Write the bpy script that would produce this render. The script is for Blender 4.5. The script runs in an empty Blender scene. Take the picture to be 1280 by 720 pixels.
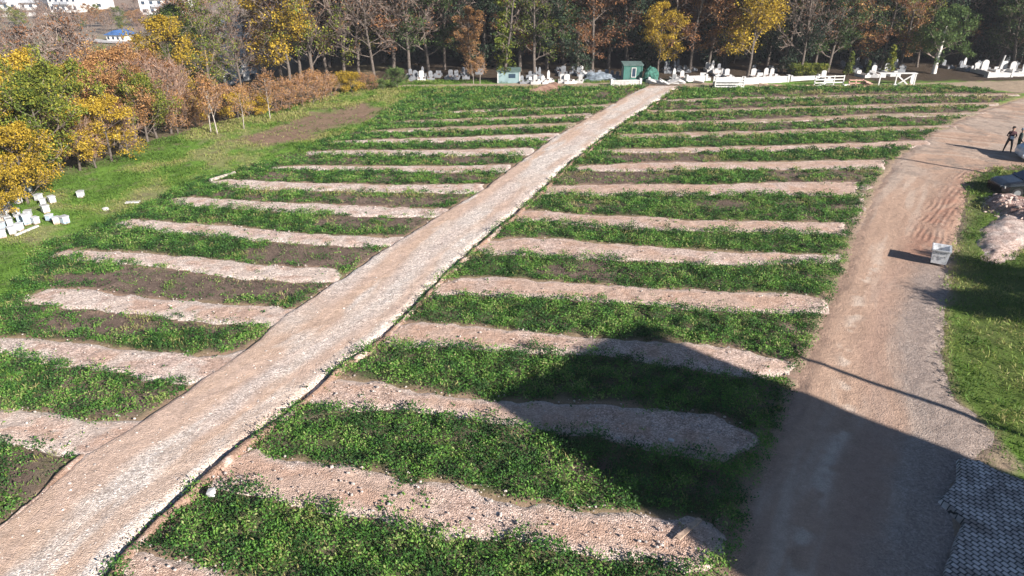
import bpy, bmesh, math, random
import numpy as np
from mathutils import Vector, Matrix
from math import radians as R, pi as PI, sin, cos, tan

# ------------------------------------------------------------------ camera, light
S = bpy.context.scene
C = S.collection
CAMH, FPX = 12.5, 853.0
PITCH = math.atan(420.0 / FPX)
CP, SP = cos(PITCH), sin(PITCH)
cam_d = bpy.data.cameras.new('camera')
cam_d.sensor_width = 36; cam_d.lens = FPX / 1280 * 36
cam_d.clip_start = 0.1; cam_d.clip_end = 4000
cam = bpy.data.objects.new('camera', cam_d); C.objects.link(cam)
cam.location = (0, 0, CAMH); cam.rotation_euler = (PI / 2 - PITCH, 0, 0)
S.camera = cam

SUN_EL = R(26)
SUNXY = Vector((0.745, -0.667)).normalized()
w = bpy.data.worlds.new('World'); S.world = w; w.use_nodes = True
nt = w.node_tree; bg = nt.nodes['Background']
sky = nt.nodes.new('ShaderNodeTexSky'); sky.sky_type = 'NISHITA'; sky.sun_disc = False
sky.sun_elevation = SUN_EL; sky.sun_rotation = math.atan2(SUNXY.x, SUNXY.y)
sky.air_density = 0.9; sky.dust_density = 0.3; sky.ozone_density = 3.0
nt.links.new(sky.outputs[0], bg.inputs[0]); bg.inputs[1].default_value = 0.05
sl = bpy.data.lights.new('sun', 'SUN'); sl.energy = 5.0; sl.angle = R(0.5); sl.color = (1.0, 0.93, 0.86)
so = bpy.data.objects.new('sun', sl); C.objects.link(so)
sd = Vector((SUNXY.x * cos(SUN_EL), SUNXY.y * cos(SUN_EL), sin(SUN_EL)))
so.rotation_euler = sd.to_track_quat('Z', 'Y').to_euler(); so.location = sd * 60
S.view_settings.view_transform = 'Standard'; S.view_settings.look = 'None'
S.view_settings.exposure = 1.2; S.view_settings.gamma = 1
S.view_settings.use_curve_mapping = False

rng = np.random.default_rng(7); random.seed(7)

# ------------------------------------------------------------------ plan helpers
def G(x, y):
    """where the view of a survey mark meets level ground, metres"""
    b = (360 - y) / FPX
    t = CAMH / (SP - b * CP)
    return (t * (x - 640) / FPX, t * (CP + b * SP))
def PX(X, Y, Z=0.0):
    X = np.asarray(X, float); Y = np.asarray(Y, float)
    h = CAMH - Z
    dep = Y * CP + h * SP
    up = Y * SP - h * CP
    dep = np.maximum(dep, 0.1)
    return 640 + FPX * X / dep, 360 - FPX * up / dep
_tab = rng.random((256, 256))
def vnoise(x, y):
    xi = np.floor(x).astype(int); yi = np.floor(y).astype(int)
    fx = x - xi; fy = y - yi
    fx = fx * fx * (3 - 2 * fx); fy = fy * fy * (3 - 2 * fy)
    a = _tab[xi % 256, yi % 256]; b = _tab[(xi + 1) % 256, yi % 256]
    c = _tab[xi % 256, (yi + 1) % 256]; d = _tab[(xi + 1) % 256, (yi + 1) % 256]
    return (a * (1 - fx) + b * fx) * (1 - fy) + (c * (1 - fx) + d * fx) * fy
def fbm(x, y, s=1.0, o=4, seed=0):
    x = np.asarray(x, float) * s + seed * 17.3; y = np.asarray(y, float) * s + seed * 9.1
    v = 0; a = 0.5; t = 0
    for i in range(o):
        v = v + a * vnoise(x, y); t += a; a *= 0.5; x = x * 2.03 + 11.7; y = y * 2.03 + 5.3
    return v / t
def sstep(a, b, x):
    t = np.clip((x - a) / (b - a), 0, 1); return t * t * (3 - 2 * t)
def sdf(P, X, Y):
    """signed distance, positive inside polygon P"""
    P = np.asarray(P, float); X = np.asarray(X, float); Y = np.asarray(Y, float)
    d = np.full(X.shape, 1e9); ins = np.zeros(X.shape, bool)
    n = len(P)
    for i in range(n):
        ax, ay = P[i]; bx, by = P[(i + 1) % n]
        ex, ey = bx - ax, by - ay; wx = X - ax; wy = Y - ay
        t = np.clip((wx * ex + wy * ey) / (ex * ex + ey * ey + 1e-12), 0, 1)
        d = np.minimum(d, (wx - ex * t) ** 2 + (wy - ey * t) ** 2)
        c = ((ay > Y) != (by > Y)) & (X < (bx - ax) * (Y - ay) / ((by - ay) if by != ay else 1e-12) + ax)
        ins ^= c
    d = np.sqrt(d)
    return np.where(ins, d, -d)
def line_dist(L, X, Y):
    X = np.asarray(X, float); Y = np.asarray(Y, float); d = np.full(X.shape, 1e9)
    for (ax, ay), (bx, by) in zip(L[:-1], L[1:]):
        ex, ey = bx - ax, by - ay; wx = X - ax; wy = Y - ay
        t = np.clip((wx * ex + wy * ey) / (ex * ex + ey * ey), 0, 1)
        d = np.minimum(d, np.hypot(wx - ex * t, wy - ey * t))
    return d
def W(pts): return [G(*p) for p in pts]

# ------------------------------------------------------------------ object helpers
def tag(o, label=None, cat=None, group=None, kind=None):
    if label: o['label'] = label
    if cat: o['category'] = cat
    if group: o['group'] = group
    if kind: o['kind'] = kind
    return o
def empty(name, loc=(0, 0, 0), rz=0.0, **k):
    o = bpy.data.objects.new(name, None); C.objects.link(o)
    o.location = loc; o.rotation_euler = (0, 0, rz); o.empty_display_size = 0.3
    return tag(o, **k)
def link(name, me, mat=None, parent=None, loc=(0, 0, 0), rz=0.0):
    if mat and not me.materials: me.materials.append(mat)
    o = bpy.data.objects.new(name, me); C.objects.link(o)
    o.parent = parent; o.location = loc; o.rotation_euler = (0, 0, rz)
    return o
def np_mesh(name, V, F, col=None, tint=None, smooth=False):
    V = np.asarray(V, np.float32); F = np.asarray(F, np.int32)
    me = bpy.data.meshes.new(name); k = F.shape[1]
    me.vertices.add(len(V)); me.vertices.foreach_set('co', V.ravel())
    me.loops.add(F.size); me.loops.foreach_set('vertex_index', F.ravel())
    me.polygons.add(len(F)); me.polygons.foreach_set('loop_start', np.arange(0, F.size, k, dtype=np.int32))
    me.polygons.foreach_set('loop_total', np.full(len(F), k, np.int32))
    if smooth: me.polygons.foreach_set('use_smooth', np.ones(len(F), bool))
    me.update(calc_edges=True)
    if col is not None:
        a = me.color_attributes.new('alb', 'FLOAT_COLOR', 'POINT')
        c = np.ones((len(V), 4), np.float32); c[:, :3] = col; a.data.foreach_set('color', c.ravel())
    if tint is not None:
        a = me.attributes.new('tint', 'FLOAT', 'POINT'); a.data.foreach_set('value', np.asarray(tint, np.float32))
    return me
class MB:
    def __init__(s): s.bm = bmesh.new()
    def box(s, c, d, rz=0, rx=0, ry=0, taper=1.0, bev=0.0):
        M = Matrix.Translation(c) @ Matrix.Rotation(rz, 4, 'Z') @ Matrix.Rotation(rx, 4, 'X') @ Matrix.Rotation(ry, 4, 'Y')
        r = bmesh.ops.create_cube(s.bm, size=1.0)
        for v in r['verts']:
            k = taper if v.co.z > 0 else 1.0
            v.co = M @ Vector((v.co.x * d[0] * k, v.co.y * d[1] * k, v.co.z * d[2]))
        if bev > 0:
            es = list({e for v in r['verts'] for e in v.link_edges})
            bmesh.ops.bevel(s.bm, geom=es, offset=bev, segments=1, affect='EDGES')
        return s
    def tube(s, p, q, r0, r1=None, n=8):
        r1 = r0 if r1 is None else r1
        p = Vector(p); q = Vector(q); d = (q - p); u = d.normalized().orthogonal().normalized(); v = d.normalized().cross(u)
        A = [s.bm.verts.new(p + (u * cos(2 * PI * i / n) + v * sin(2 * PI * i / n)) * r0) for i in range(n)]
        B = [s.bm.verts.new(q + (u * cos(2 * PI * i / n) + v * sin(2 * PI * i / n)) * r1) for i in range(n)]
        for i in range(n): s.bm.faces.new((A[i], A[(i + 1) % n], B[(i + 1) % n], B[i]))
        s.bm.faces.new(A[::-1]); s.bm.faces.new(B); return s
    def prism(s, pts, y0, y1, axis='y'):
        """outline in x,z pushed along y"""
        A = [s.bm.verts.new((x, y0, z)) for x, z in pts]; B = [s.bm.verts.new((x, y1, z)) for x, z in pts]
        n = len(pts)
        for i in range(n): s.bm.faces.new((A[i], A[(i + 1) % n], B[(i + 1) % n], B[i]))
        s.bm.faces.new(A[::-1]); s.bm.faces.new(B); return s
    def rock(s, c, r, rg, sq=0.7):
        q = bmesh.ops.create_icosphere(s.bm, subdivisions=1, radius=1.0)
        ax = Vector((rg.uniform(.7, 1.3), rg.uniform(.7, 1.3), sq * rg.uniform(.7, 1.2)))
        for v in q['verts']:
            k = rg.uniform(.75, 1.2)
            v.co = Vector(c) + Vector((v.co.x * ax.x, v.co.y * ax.y, v.co.z * ax.z)) * r * k
        return s
    def mesh(s, name):
        bmesh.ops.recalc_face_normals(s.bm, faces=s.bm.faces)
        me = bpy.data.meshes.new(name); s.bm.to_mesh(me); s.bm.free(); return me
    def build(s, name, mat, parent=None, loc=(0, 0, 0), rz=0.0):
        return link(name, s.mesh(name), mat, parent, loc, rz)
def copy_tree(o, parent=None):
    c = o.copy(); C.objects.link(c); c.parent = parent
    for ch in [k for k in o.children]: copy_tree(ch, c)
    return c
ORD = 'first second third fourth fifth sixth seventh eighth ninth tenth eleventh twelfth thirteenth fourteenth fifteenth sixteenth seventeenth eighteenth nineteenth twentieth'.split()
ORD += ['twenty-' + a for a in ORD[:9]] + ['thirtieth'] + ['thirty-' + a for a in ORD[:9]] + ['fortieth'] + ['forty-' + a for a in ORD[:9]]
PENDING = {}
def later(o, look, tail):
    """label '<look>, <ordinal> from left <tail>' once all are placed"""
    PENDING.setdefault((look, tail), []).append(o)
def flush_labels():
    for (look, tail), L in PENDING.items():
        L.sort(key=lambda o: float(PX(o.location.x, o.location.y, o.location.z)[0]))
        for i, o in enumerate(L):
            o['label'] = ('%s %s' % (look, tail)) if len(L) == 1 else '%s, %s from left %s' % (look, ORD[i], tail)

# ------------------------------------------------------------------ materials
def new_mat(name, rough=0.9, spec=0.2):
    m = bpy.data.materials.new(name); m.use_nodes = True
    b = m.node_tree.nodes['Principled BSDF']
    b.inputs['Roughness'].default_value = rough
    b.inputs['Specular IOR Level'].default_value = spec
    return m, m.node_tree, b
def N(t, kind, **k):
    n = t.nodes.new(kind)
    for a, v in k.items():
        if a.startswith('i_'): n.inputs[a[2:].replace('_', ' ')].default_value = v
        else: setattr(n, a, v)
    return n
def mixc(t, a, b, f, mode='MIX'):
    n = t.nodes.new('ShaderNodeMix'); n.data_type = 'RGBA'; n.blend_type = mode
    for s_, v in ((n.inputs[0], f), (n.inputs[6], a), (n.inputs[7], b)):
        if hasattr(v, 'default_value') or hasattr(v, 'links'): t.links.new(v, s_)
        elif isinstance(v, (int, float)): s_.default_value = v
        else: s_.default_value = (*v, 1)
    return n.outputs[2]
def ramp(t, fac, stops):
    r = t.nodes.new('ShaderNodeValToRGB'); e = r.color_ramp.elements
    while len(e) < len(stops): e.new(0.5)
    for i, (p, c) in enumerate(stops): e[i].position = p; e[i].color = (*c, 1)
    t.links.new(fac, r.inputs[0]); return r.outputs[0]
def simple(name, col, rough=0.7, var=0.12, scale=6.0, spec=0.3, metal=0.0, dirt=None):
    m, t, b = new_mat(name, rough, spec); b.inputs['Metallic'].default_value = metal
    tc = N(t, 'ShaderNodeTexCoord'); n = N(t, 'ShaderNodeTexNoise', i_Scale=scale, i_Detail=5.0)
    t.links.new(tc.outputs['Object'], n.inputs['Vector'])
    lo = [c * (1 - var * 2) for c in col]; hi = [min(1, c * (1 + var * 1.2)) for c in col]
    if dirt: lo = dirt
    c = ramp(t, n.outputs[0], [(0.3, lo), (0.5, col), (0.75, hi)])
    t.links.new(c, b.inputs['Base Color']); return m

def ground_mat(name, stone=0.0, bumps=0.5, sc=18.0, grit=0.35):
    """painted albedo per vertex broken up by grit and, where stone > 0, by crushed rock"""
    m, t, b = new_mat(name, 0.95, 0.1)
    a = N(t, 'ShaderNodeAttribute', attribute_name='alb'); tc = N(t, 'ShaderNodeTexCoord'); P = tc.outputs['Object']
    n1 = N(t, 'ShaderNodeTexNoise', i_Scale=3.2, i_Detail=8.0, i_Roughness=0.72); t.links.new(P, n1.inputs['Vector'])
    n2 = N(t, 'ShaderNodeTexNoise', i_Scale=26.0, i_Detail=4.0, i_Roughness=0.7); t.links.new(P, n2.inputs['Vector'])
    f1 = ramp(t, n1.outputs[0], [(0.25, (1 - grit,) * 3), (0.5, (1,) * 3), (0.78, (1 + grit * .8,) * 3)])
    c = mixc(t, a.outputs['Color'], f1, 1.0, 'MULTIPLY')
    f2 = ramp(t, n2.outputs[0], [(0.25, (1 - grit,) * 3), (0.5, (1,) * 3), (0.75, (1 + grit,) * 3)])
    c = mixc(t, c, f2, 1.0, 'MULTIPLY')
    hgt = n2.outputs[0]
    if stone > 0:
        v = N(t, 'ShaderNodeTexVoronoi', i_Scale=sc, i_Randomness=1.0); t.links.new(P, v.inputs['Vector'])
        v2 = N(t, 'ShaderNodeTexVoronoi', i_Scale=sc * 0.45, i_Randomness=1.0); t.links.new(P, v2.inputs['Vector'])
        sp = N(t, 'ShaderNodeSeparateColor'); t.links.new(v.outputs['Color'], sp.inputs[0])
        k = ramp(t, sp.outputs[0], [(0.0, (.52, .50, .50)), (0.35, (.85, .83, .82)), (0.62, (1.0, 1.0, 1.0)), (0.85, (1.25, 1.27, 1.3)), (1.0, (1.5, 1.55, 1.6))])
        sp2 = N(t, 'ShaderNodeSeparateColor'); t.links.new(v2.outputs['Color'], sp2.inputs[0])
        k2 = ramp(t, sp2.outputs[1], [(0.0, (.7, .68, .68)), (0.4, (1, 1, 1)), (1.0, (1.22, 1.22, 1.22))])
        sa = N(t, 'ShaderNodeAttribute', attribute_name='tint')
        f = N(t, 'ShaderNodeMath', operation='MULTIPLY'); t.links.new(sa.outputs['Fac'], f.inputs[0]); f.inputs[1].default_value = stone
        k = mixc(t, k, k2, 0.45, 'MULTIPLY')
        kk = mixc(t, (1, 1, 1), k, f.outputs[0])
        c = mixc(t, c, kk, 1.0, 'MULTIPLY')
        d = N(t, 'ShaderNodeMath', operation='MULTIPLY'); t.links.new(v.outputs['Distance'], d.inputs[0]); d.inputs[1].default_value = -1.0
        hgt = d.outputs[0]
    t.links.new(c, b.inputs['Base Color'])
    bp = N(t, 'ShaderNodeBump', i_Strength=bumps, i_Distance=0.05); t.links.new(hgt, bp.inputs['Height']); 
    bp2 = N(t, 'ShaderNodeBump', i_Strength=0.5, i_Distance=0.15); t.links.new(n1.outputs[0], bp2.inputs['Height']); t.links.new(bp.outputs[0], bp2.inputs['Normal'])
    t.links.new(bp2.outputs[0], b.inputs['Normal'])
    return m
M_ground = ground_mat('earth_and_turf', 0.0, 0.5)
M_gravel = ground_mat('crushed_rock', 1.0, 0.6, 26.0, 0.26)
M_road = ground_mat('packed_dirt', 0.6, 0.35, 24.0, 0.2)

def leaf_mat(name, stops, trans=0.25):
    m, t, b = new_mat(name, 0.65, 0.25)
    a = N(t, 'ShaderNodeAttribute', attribute_name='tint'); oi = N(t, 'ShaderNodeObjectInfo')
    s_ = N(t, 'ShaderNodeMath', operation='MULTIPLY_ADD'); t.links.new(oi.outputs['Random'], s_.inputs[0]); s_.inputs[1].default_value = 0.24
    t.links.new(a.outputs['Fac'], s_.inputs[2])
    q = N(t, 'ShaderNodeMath', operation='SUBTRACT'); t.links.new(s_.outputs[0], q.inputs[0]); q.inputs[1].default_value = 0.12
    c = ramp(t, q.outputs[0], stops); t.links.new(c, b.inputs['Base Color'])
    if trans > 0:
        tr = N(t, 'ShaderNodeBsdfTranslucent'); t.links.new(c, tr.inputs[0])
        mx = N(t, 'ShaderNodeMixShader'); mx.inputs[0].default_value = trans
        t.links.new(b.outputs[0], mx.inputs[1]); t.links.new(tr.outputs[0], mx.inputs[2])
        t.links.new(mx.outputs[0], t.nodes['Material Output'].inputs[0])
    return m
LM = {
 'gold': leaf_mat('golden_leaves', [(0, (.16, .12, .02)), (.35, (.36, .25, .025)), (.7, (.52, .35, .035)), (1, (.60, .45, .07))]),
 'orange': leaf_mat('orange_leaves', [(0, (.15, .09, .04)), (.35, (.33, .17, .065)), (.7, (.45, .24, .10)), (1, (.52, .35, .10))]),
 'rust': leaf_mat('rust_leaves', [(0, (.09, .05, .03)), (.4, (.21, .10, .05)), (.8, (.32, .15, .06)), (1, (.38, .22, .07))]),
 'lime': leaf_mat('yellow_green_leaves', [(0, (.045, .075, .015)), (.35, (.10, .14, .022)), (.7, (.21, .23, .03)), (1, (.42, .36, .05))]),
 'green': leaf_mat('green_leaves', [(0, (.02, .045, .015)), (.4, (.05, .09, .025)), (.8, (.09, .13, .035)), (1, (.15, .17, .05))]),
 'dark': leaf_mat('evergreen_leaves', [(0, (.012, .025, .016)), (.5, (.025, .045, .025)), (1, (.05, .075, .035))], 0.1),
 'mid': leaf_mat('fresh_green_leaves', [(0, (.04, .08, .02)), (.4, (.09, .15, .04)), (.8, (.15, .21, .06)), (1, (.22, .26, .08))]),
 'twig': leaf_mat('bare_twigs', [(0, (.10, .078, .066)), (.5, (.20, .155, .13)), (1, (.31, .24, .20))], 0.0),
 'pinktwig': leaf_mat('reddish_twigs', [(0, (.16, .10, .08)), (.5, (.30, .20, .15)), (1, (.40, .28, .21))], 0.0),
 'weed': leaf_mat('weed_leaves', [(0, (.026, .068, .018)), (.3, (.050, .135, .026)), (.6, (.085, .215, .034)), (.85, (.16, .30, .05)), (1, (.33, .33, .14))], 0.3),
 'grass': leaf_mat('grass_blades', [(0, (.045, .095, .012)), (.4, (.10, .195, .025)), (.75, (.20, .25, .05)), (1, (.30, .27, .11))], 0.25),
}
M_bark = simple('bark', (.115, .095, .08), .95, .3, 8)
M_barkpale = simple('pale_bark', (.34, .30, .26), .9, .25, 8)
M_lime_wash = simple('whitewashed_bark', (.72, .68, .62), .9, .15, 6)
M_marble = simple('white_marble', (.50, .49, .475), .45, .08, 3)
M_marble_shade = simple('shade_grey_marble', (.20, .21, .225), .5, .2, 3)  # marble tone darkened so the colour carries the tree shade on graves
M_conc = simple('concrete', (.42, .40, .38), .9, .15, 4)
M_soil = simple('loose_soil', (.17, .11, .08), .98, .3, 5)
M_paintw = simple('white_paint', (.54, .53, .51), .6, .12, 5)
M_hive = simple('hive_paint', (.50, .51, .52), .6, .1, 7)
M_hive2 = simple('hive_blue_paint', (.38, .47, .55), .6, .12, 7)
M_hive3 = simple('hive_wood', (.55, .44, .36), .8, .2, 7)
M_zinc = simple('zinc_lid', (.45, .46, .47), .5, .15, 9, .5, .2)
M_wood = simple('weathered_wood', (.42, .30, .22), .9, .25, 9)
M_pinkwood = simple('reddish_board', (.50, .30, .24), .9, .2, 9)
M_green = simple('green_shed_paint', (.05, .15, .125), .7, .15, 2)
M_teal = simple('pale_shed_paint', (.20, .28, .29), .8, .12, 2)
M_rooft = simple('shed_roof', (.10, .15, .14), .7, .2, 2)
M_net = simple('green_netting', (.04, .13, .10), .8, .3, 4)
M_wall = simple('white_render', (.76, .75, .72), .85, .06, .5)
M_wall2 = simple('cream_render', (.62, .57, .50), .85, .08, .5)
M_tile = simple('roof_tile', (.36, .13, .08), .85, .2, 2)
M_blue = simple('blue_sheet', (.05, .13, .32), .5, .15, 1)
M_glass = simple('dark_glass', (.03, .05, .08), .12, .2, .5, .6)
M_rail = simple('grey_trim', (.35, .37, .40), .6, .1, 2)
M_rubber = simple('rubber', (.02, .02, .021), .85, .2, 9)
M_rim = simple('wheel_rim', (.38, .39, .41), .35, .1, 9, .5, .6)
M_tarp = simple('grey_tarp', (.16, .19, .22), .6, .3, 3)
M_skin = simple('skin', (.50, .30, .22), .6, .08, 20)
M_pole = simple('pole_concrete', (.40, .38, .35), .9, .1, 3)
M_bin = simple('scuffed_white_metal', (.66, .67, .68), .5, .08, 7, .4, .0, (.34, .35, .36))

# ------------------------------------------------------------------ survey of the field (outlines)
def strip(t): # (x, ytop, ybottom) samples
    return W([(a, b) for a, b, c in t]) and [G(a, b) for a, b, c in t] + [G(a, c) for a, b, c in t[::-1]]
RS = [
 [(148,704,722),(172,691,745),(200,692,770),(235,701,790),(262,712,800),(330,735,840),(420,760,900)],
 [(238,592,600),(265,579,608),(320,558,617),(345,570,627),(390,578,640),(440,582,646),(500,598,660),(560,602,670),(640,627,674),(700,633,690),(760,640,702),(810,643,706),(860,648,720),(890,655,712),(908,672,690)],
 [(378,492,506),(400,474,508),(430,472,512),(480,478,514),(520,488,514),(560,493,520),(640,500,534),(700,502,543),(760,505,548),(800,508,562),(860,514,571),(905,522,578),(935,535,566),(948,545,552)],
 [(462,425,431),(500,405,432),(540,402,433),(600,408,437),(640,412,438),(700,418,442),(760,423,446),(820,425,456),(880,430,466),(940,440,474),(992,454,470)],
 [(536,358,374),(570,347,368),(620,346,371),(680,350,373),(760,356,379),(850,361,386),(920,364,391),(990,367,394),(1034,372,390)],
 [(592,304,316),(640,297,319),(700,298,322),(760,304,325),(830,309,329),(920,315,333),(980,316,330),(1050,318,328)],
 [(640,264,277),(680,263,277),(740,269,284),(800,270,287),(860,275,289),(960,276,290),(1057,278,294)],
 [(680,233,243),(730,231,244),(800,230,244),(900,230,244),(960,228,243),(1072,227,246)],
 [(717,207,214),(800,203,215),(860,202,212),(960,202,213),(1040,200,212),(1108,199,212)],
 [(750,187,192),(850,184,191),(960,182,190),(1050,179,187),(1165,175,184)],
 [(772,168,173),(860,165,172),(960,163,169),(1080,159,165),(1200,156,163)],
 [(790,152,157),(900,150,155),(1000,147,152),(1100,142,147),(1235,140,145)],
 [(806,138,142),(900,136,140),(1000,133,137),(1120,130,134),(1250,128,132)],
 [(820,125,128),(900,122,126),(1000,120,123),(1120,117,120),(1275,117,120)],
]
LS = [
 [(-70,640,690),(-30,640,690)],
 [(-90,498,540),(0,511,553),(60,516,564),(100,524,574),(160,524,568),(190,524,545)],
 [(-60,424,432),(-20,424,438),(0,422,443),(40,420,451),(90,427,460),(140,433,466),(190,439,477),(240,443,480),(290,440,474),(325,434,452)],
 [(30,371,376),(60,360,383),(110,361,388),(180,372,395),(250,377,402),(320,382,408),(372,384,407)],
 [(60,319,321),(85,311,324),(150,314,330),(200,317,335),(260,323,343),(310,329,349),(370,333,353),(425,335,354)],
 [(141,279,283),(165,273,285),(220,278,292),(280,281,297),(330,287,302),(400,293,307),(470,295,309),(508,295,306)],
 [(211,249,254),(240,246,258),(320,251,263),(400,254,267),(460,257,271),(562,261,272)],
 [(262,227,231),(290,224,234),(340,227,237),(420,229,239),(500,231,241),(606,229,241)],
 [(333,209,211),(380,206,213),(460,207,214),(560,207,216),(640,205,215)],
 [(382,189,193),(440,187,194),(550,187,195),(670,184,194)],
 [(410,176,179),(500,173,179),(600,170,177),(700,166,175)],
 [(462,163,166),(520,160,165),(600,157,163),(722,153,159)],
 [(480,152,155),(550,149,153),(640,146,150),(742,141,147)],
 [(523,141,143),(600,137,140),(690,134,137),(765,130,134)],
]
PATH = W([(-160,790),(-60,700),(0,655),(50,615),(100,570),(165,530),(230,487),(320,425),(355,392),(440,338),(492,303),(552,266),(602,237),(645,204),(692,171),(740,144),(785,119),(808,108),(850,108),(826,124),(765,163),(705,210),(652,260),(600,302),(538,360),(480,420),(415,467),(375,500),(328,538),(262,590),(200,645),(165,678),(130,722),(70,790)])
PATH_R = W([(845,112),(826,126),(765,165),(705,212),(652,262),(600,304),(538,362),(480,422),(415,469),(375,502),(328,540),(262,592),(232,622),(200,648),(165,682),(130,728),(85,790)])
ROAD = W([(1290,118),(1225,138),(1165,165),(1120,198),(1096,232),(1070,285),(1058,330),(1037,380),(1014,430),(990,480),(965,550),(935,630),(915,690),(900,740),(885,800),(1210,800),(1190,720),(1200,650),(1195,590),(1232,570),(1250,540),(1222,522),(1196,500),(1184,450),(1184,400),(1191,330),(1204,280),(1214,225),(1240,212),(1300,212),(1400,230),(1500,150)])
FIELD_L = W([(-160,620),(-80,470),(-60,420),(20,370),(50,318),(135,276),(205,247),(255,225),(325,207),(375,188),(405,175),(455,162),(470,150),(500,128),(530,112),(810,108),(785,119),(692,171),(602,237),(492,303),(355,392),(230,487),(100,570),(0,655),(-100,735)])
FIELD_R = W([(840,110),(1180,108),(1275,116),(1215,140),(1160,172),(1112,198),(1080,235),(1062,285),(1052,330),(1035,378),(1010,430),(985,480),(962,545),(932,630),(912,690),(895,740),(880,800),(60,800),(130,722),(262,590),(415,467),(538,360),(652,260),(765,163),(826,124)])
TREE_LINE = W([(-200,350),(0,285),(40,248),(110,222),(180,200),(235,180),(300,160),(380,142),(470,112),(500,104)])
BANK_POLY = TREE_LINE + [(-11.5, 85), (-25, 400), (-900, 900), (-900, -50), (-60, -50)]

# ------------------------------------------------------------------ terrain
def height(X, Y):
    X = np.asarray(X, float); Y = np.asarray(Y, float)
    d = sdf(BANK_POLY, X, Y)
    z = -9.0 * sstep(1.0, 60.0, d)
    dist = np.hypot(X, Y)
    z = z + 60 * sstep(320, 1200, dist)
    z = z + np.where(d > 5, 1.6 * (fbm(X, Y, 0.02, 3, 3) - 0.5) * sstep(5, 60, d), 0)
    return z
def hz(x, y): return float(height(np.array([x]), np.array([y]))[0])

# raster of what is gravel (strips, long path, road), in metres to the nearest edge
RX0, RX1, RY0, RY1, RST = -48.0, 62.0, 4.0, 90.0, 0.12
rgx = np.arange(RX0, RX1, RST); rgy = np.arange(RY0, RY1, RST)
GRAV = np.full((len(rgx), len(rgy)), -5.0)
def stamp(P, X_margin=1.2):
    P = np.asarray(P); a0 = max(0, int((P[:, 0].min() - X_margin - RX0) / RST)); a1 = min(len(rgx), int((P[:, 0].max() + X_margin - RX0) / RST) + 1)
    b0 = max(0, int((P[:, 1].min() - X_margin - RY0) / RST)); b1 = min(len(rgy), int((P[:, 1].max() + X_margin - RY0) / RST) + 1)
    if a1 <= a0 or b1 <= b0: return
    XX, YY = np.meshgrid(rgx[a0:a1], rgy[b0:b1], indexing='ij')
    GRAV[a0:a1, b0:b1] = np.maximum(GRAV[a0:a1, b0:b1], sdf(P, XX, YY))
strips_w = [(s, 'R') for s in RS] + [(s, 'L') for s in LS]
for s, _ in strips_w: stamp(strip(s))
stamp(PATH); stamp(ROAD)
def grav(X, Y):
    i = np.clip(((np.asarray(X) - RX0) / RST).astype(int), 0, len(rgx) - 1); j = np.clip(((np.asarray(Y) - RY0) / RST).astype(int), 0, len(rgy) - 1)
    return GRAV[i, j]

# bare soil patches in the beds: (x, y, rx, ry, strength)
BARE = [(270,352,190,22,1.0),(130,400,80,24,.8),(190,408,60,12,.5),(280,405,40,14,.45),(60,385,60,20,.5),(400,318,90,16,1.0),(470,278,75,10,.85),(500,248,110,10,.7),(400,245,80,9,.35),(340,240,90,9,.5),
        (520,222,90,7,.6),(360,221,40,5,.5),(590,200,50,5,.7),(440,201,60,4,.4),(570,181,40,4,.6),(480,168,40,4,.4),(130,500,80,26,.45),(200,510,50,22,.6),(60,600,60,50,.75),
        (830,197,70,8,1.0),(770,222,75,9,1.0),(1020,220,80,9,.6),(905,257,35,7,.9),(1000,262,60,12,.45),(730,338,60,12,.5),(775,258,70,9,.3),(1130,176,90,5,.5),(900,175,50,4,.3),(1000,149,140,8,.6),
        (1130,136,150,8,.7),(1200,124,120,6,.8),(860,152,40,4,.3),(730,585,28,16,.5),(985,425,40,18,.55),(700,575,14,9,.6),(520,555,60,18,.25),(1040,245,60,10,.4),(940,500,70,40,.2),(350,225,60,12,.3),
        (1100,120,200,6,.85),(1120,145,160,10,.7),(1000,133,200,7,.55),(760,118,60,8,.4),(940,160,120,5,.4),(330,197,60,9,.6),(1000,330,40,20,.1),(680,405,40,12,.25)]
def bare(px, py):
    v = np.zeros(np.shape(px))
    for x, y, rx, ry, s in BARE:
        q = ((px - x) / rx) ** 2 + ((py - y) / ry) ** 2
        v = np.maximum(v, s * np.clip(1.5 - q, 0, 1))
    return v

def lerp(a, b, f): f = np.asarray(f)[..., None]; return a * (1 - f) + np.asarray(b) * f
SOIL = np.array((.135, .098, .078)); LAWN = np.array((.12, .22, .035)); DRY = np.array((.27, .23, .12)); LITTER = np.array((.13, .095, .065))
PALE = np.array((.36, .28, .20)); REDB = np.array((.21, .13, .10))
fl_s = lambda X, Y: sdf(FIELD_L, X, Y)
fr_s = lambda X, Y: sdf(FIELD_R, X, Y)
VERGE = W([(1214,222),(1204,280),(1190,330),(1184,400),(1184,450),(1196,500),(1225,520),(1262,560),(1400,640),(1500,400),(1400,212),(1245,211)])
DIRT_TRACK = W([(500,106),(640,104),(900,103),(1000,106),(1150,104),(1290,100),(1400,100),(1400,118),(1280,116),(1180,108),(1000,113),(860,112),(740,110),(600,109),(500,109)])
CLAY_L = W([(300,175),(345,158),(400,140),(450,130),(480,135),(470,148),(410,165),(340,180)])
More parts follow.
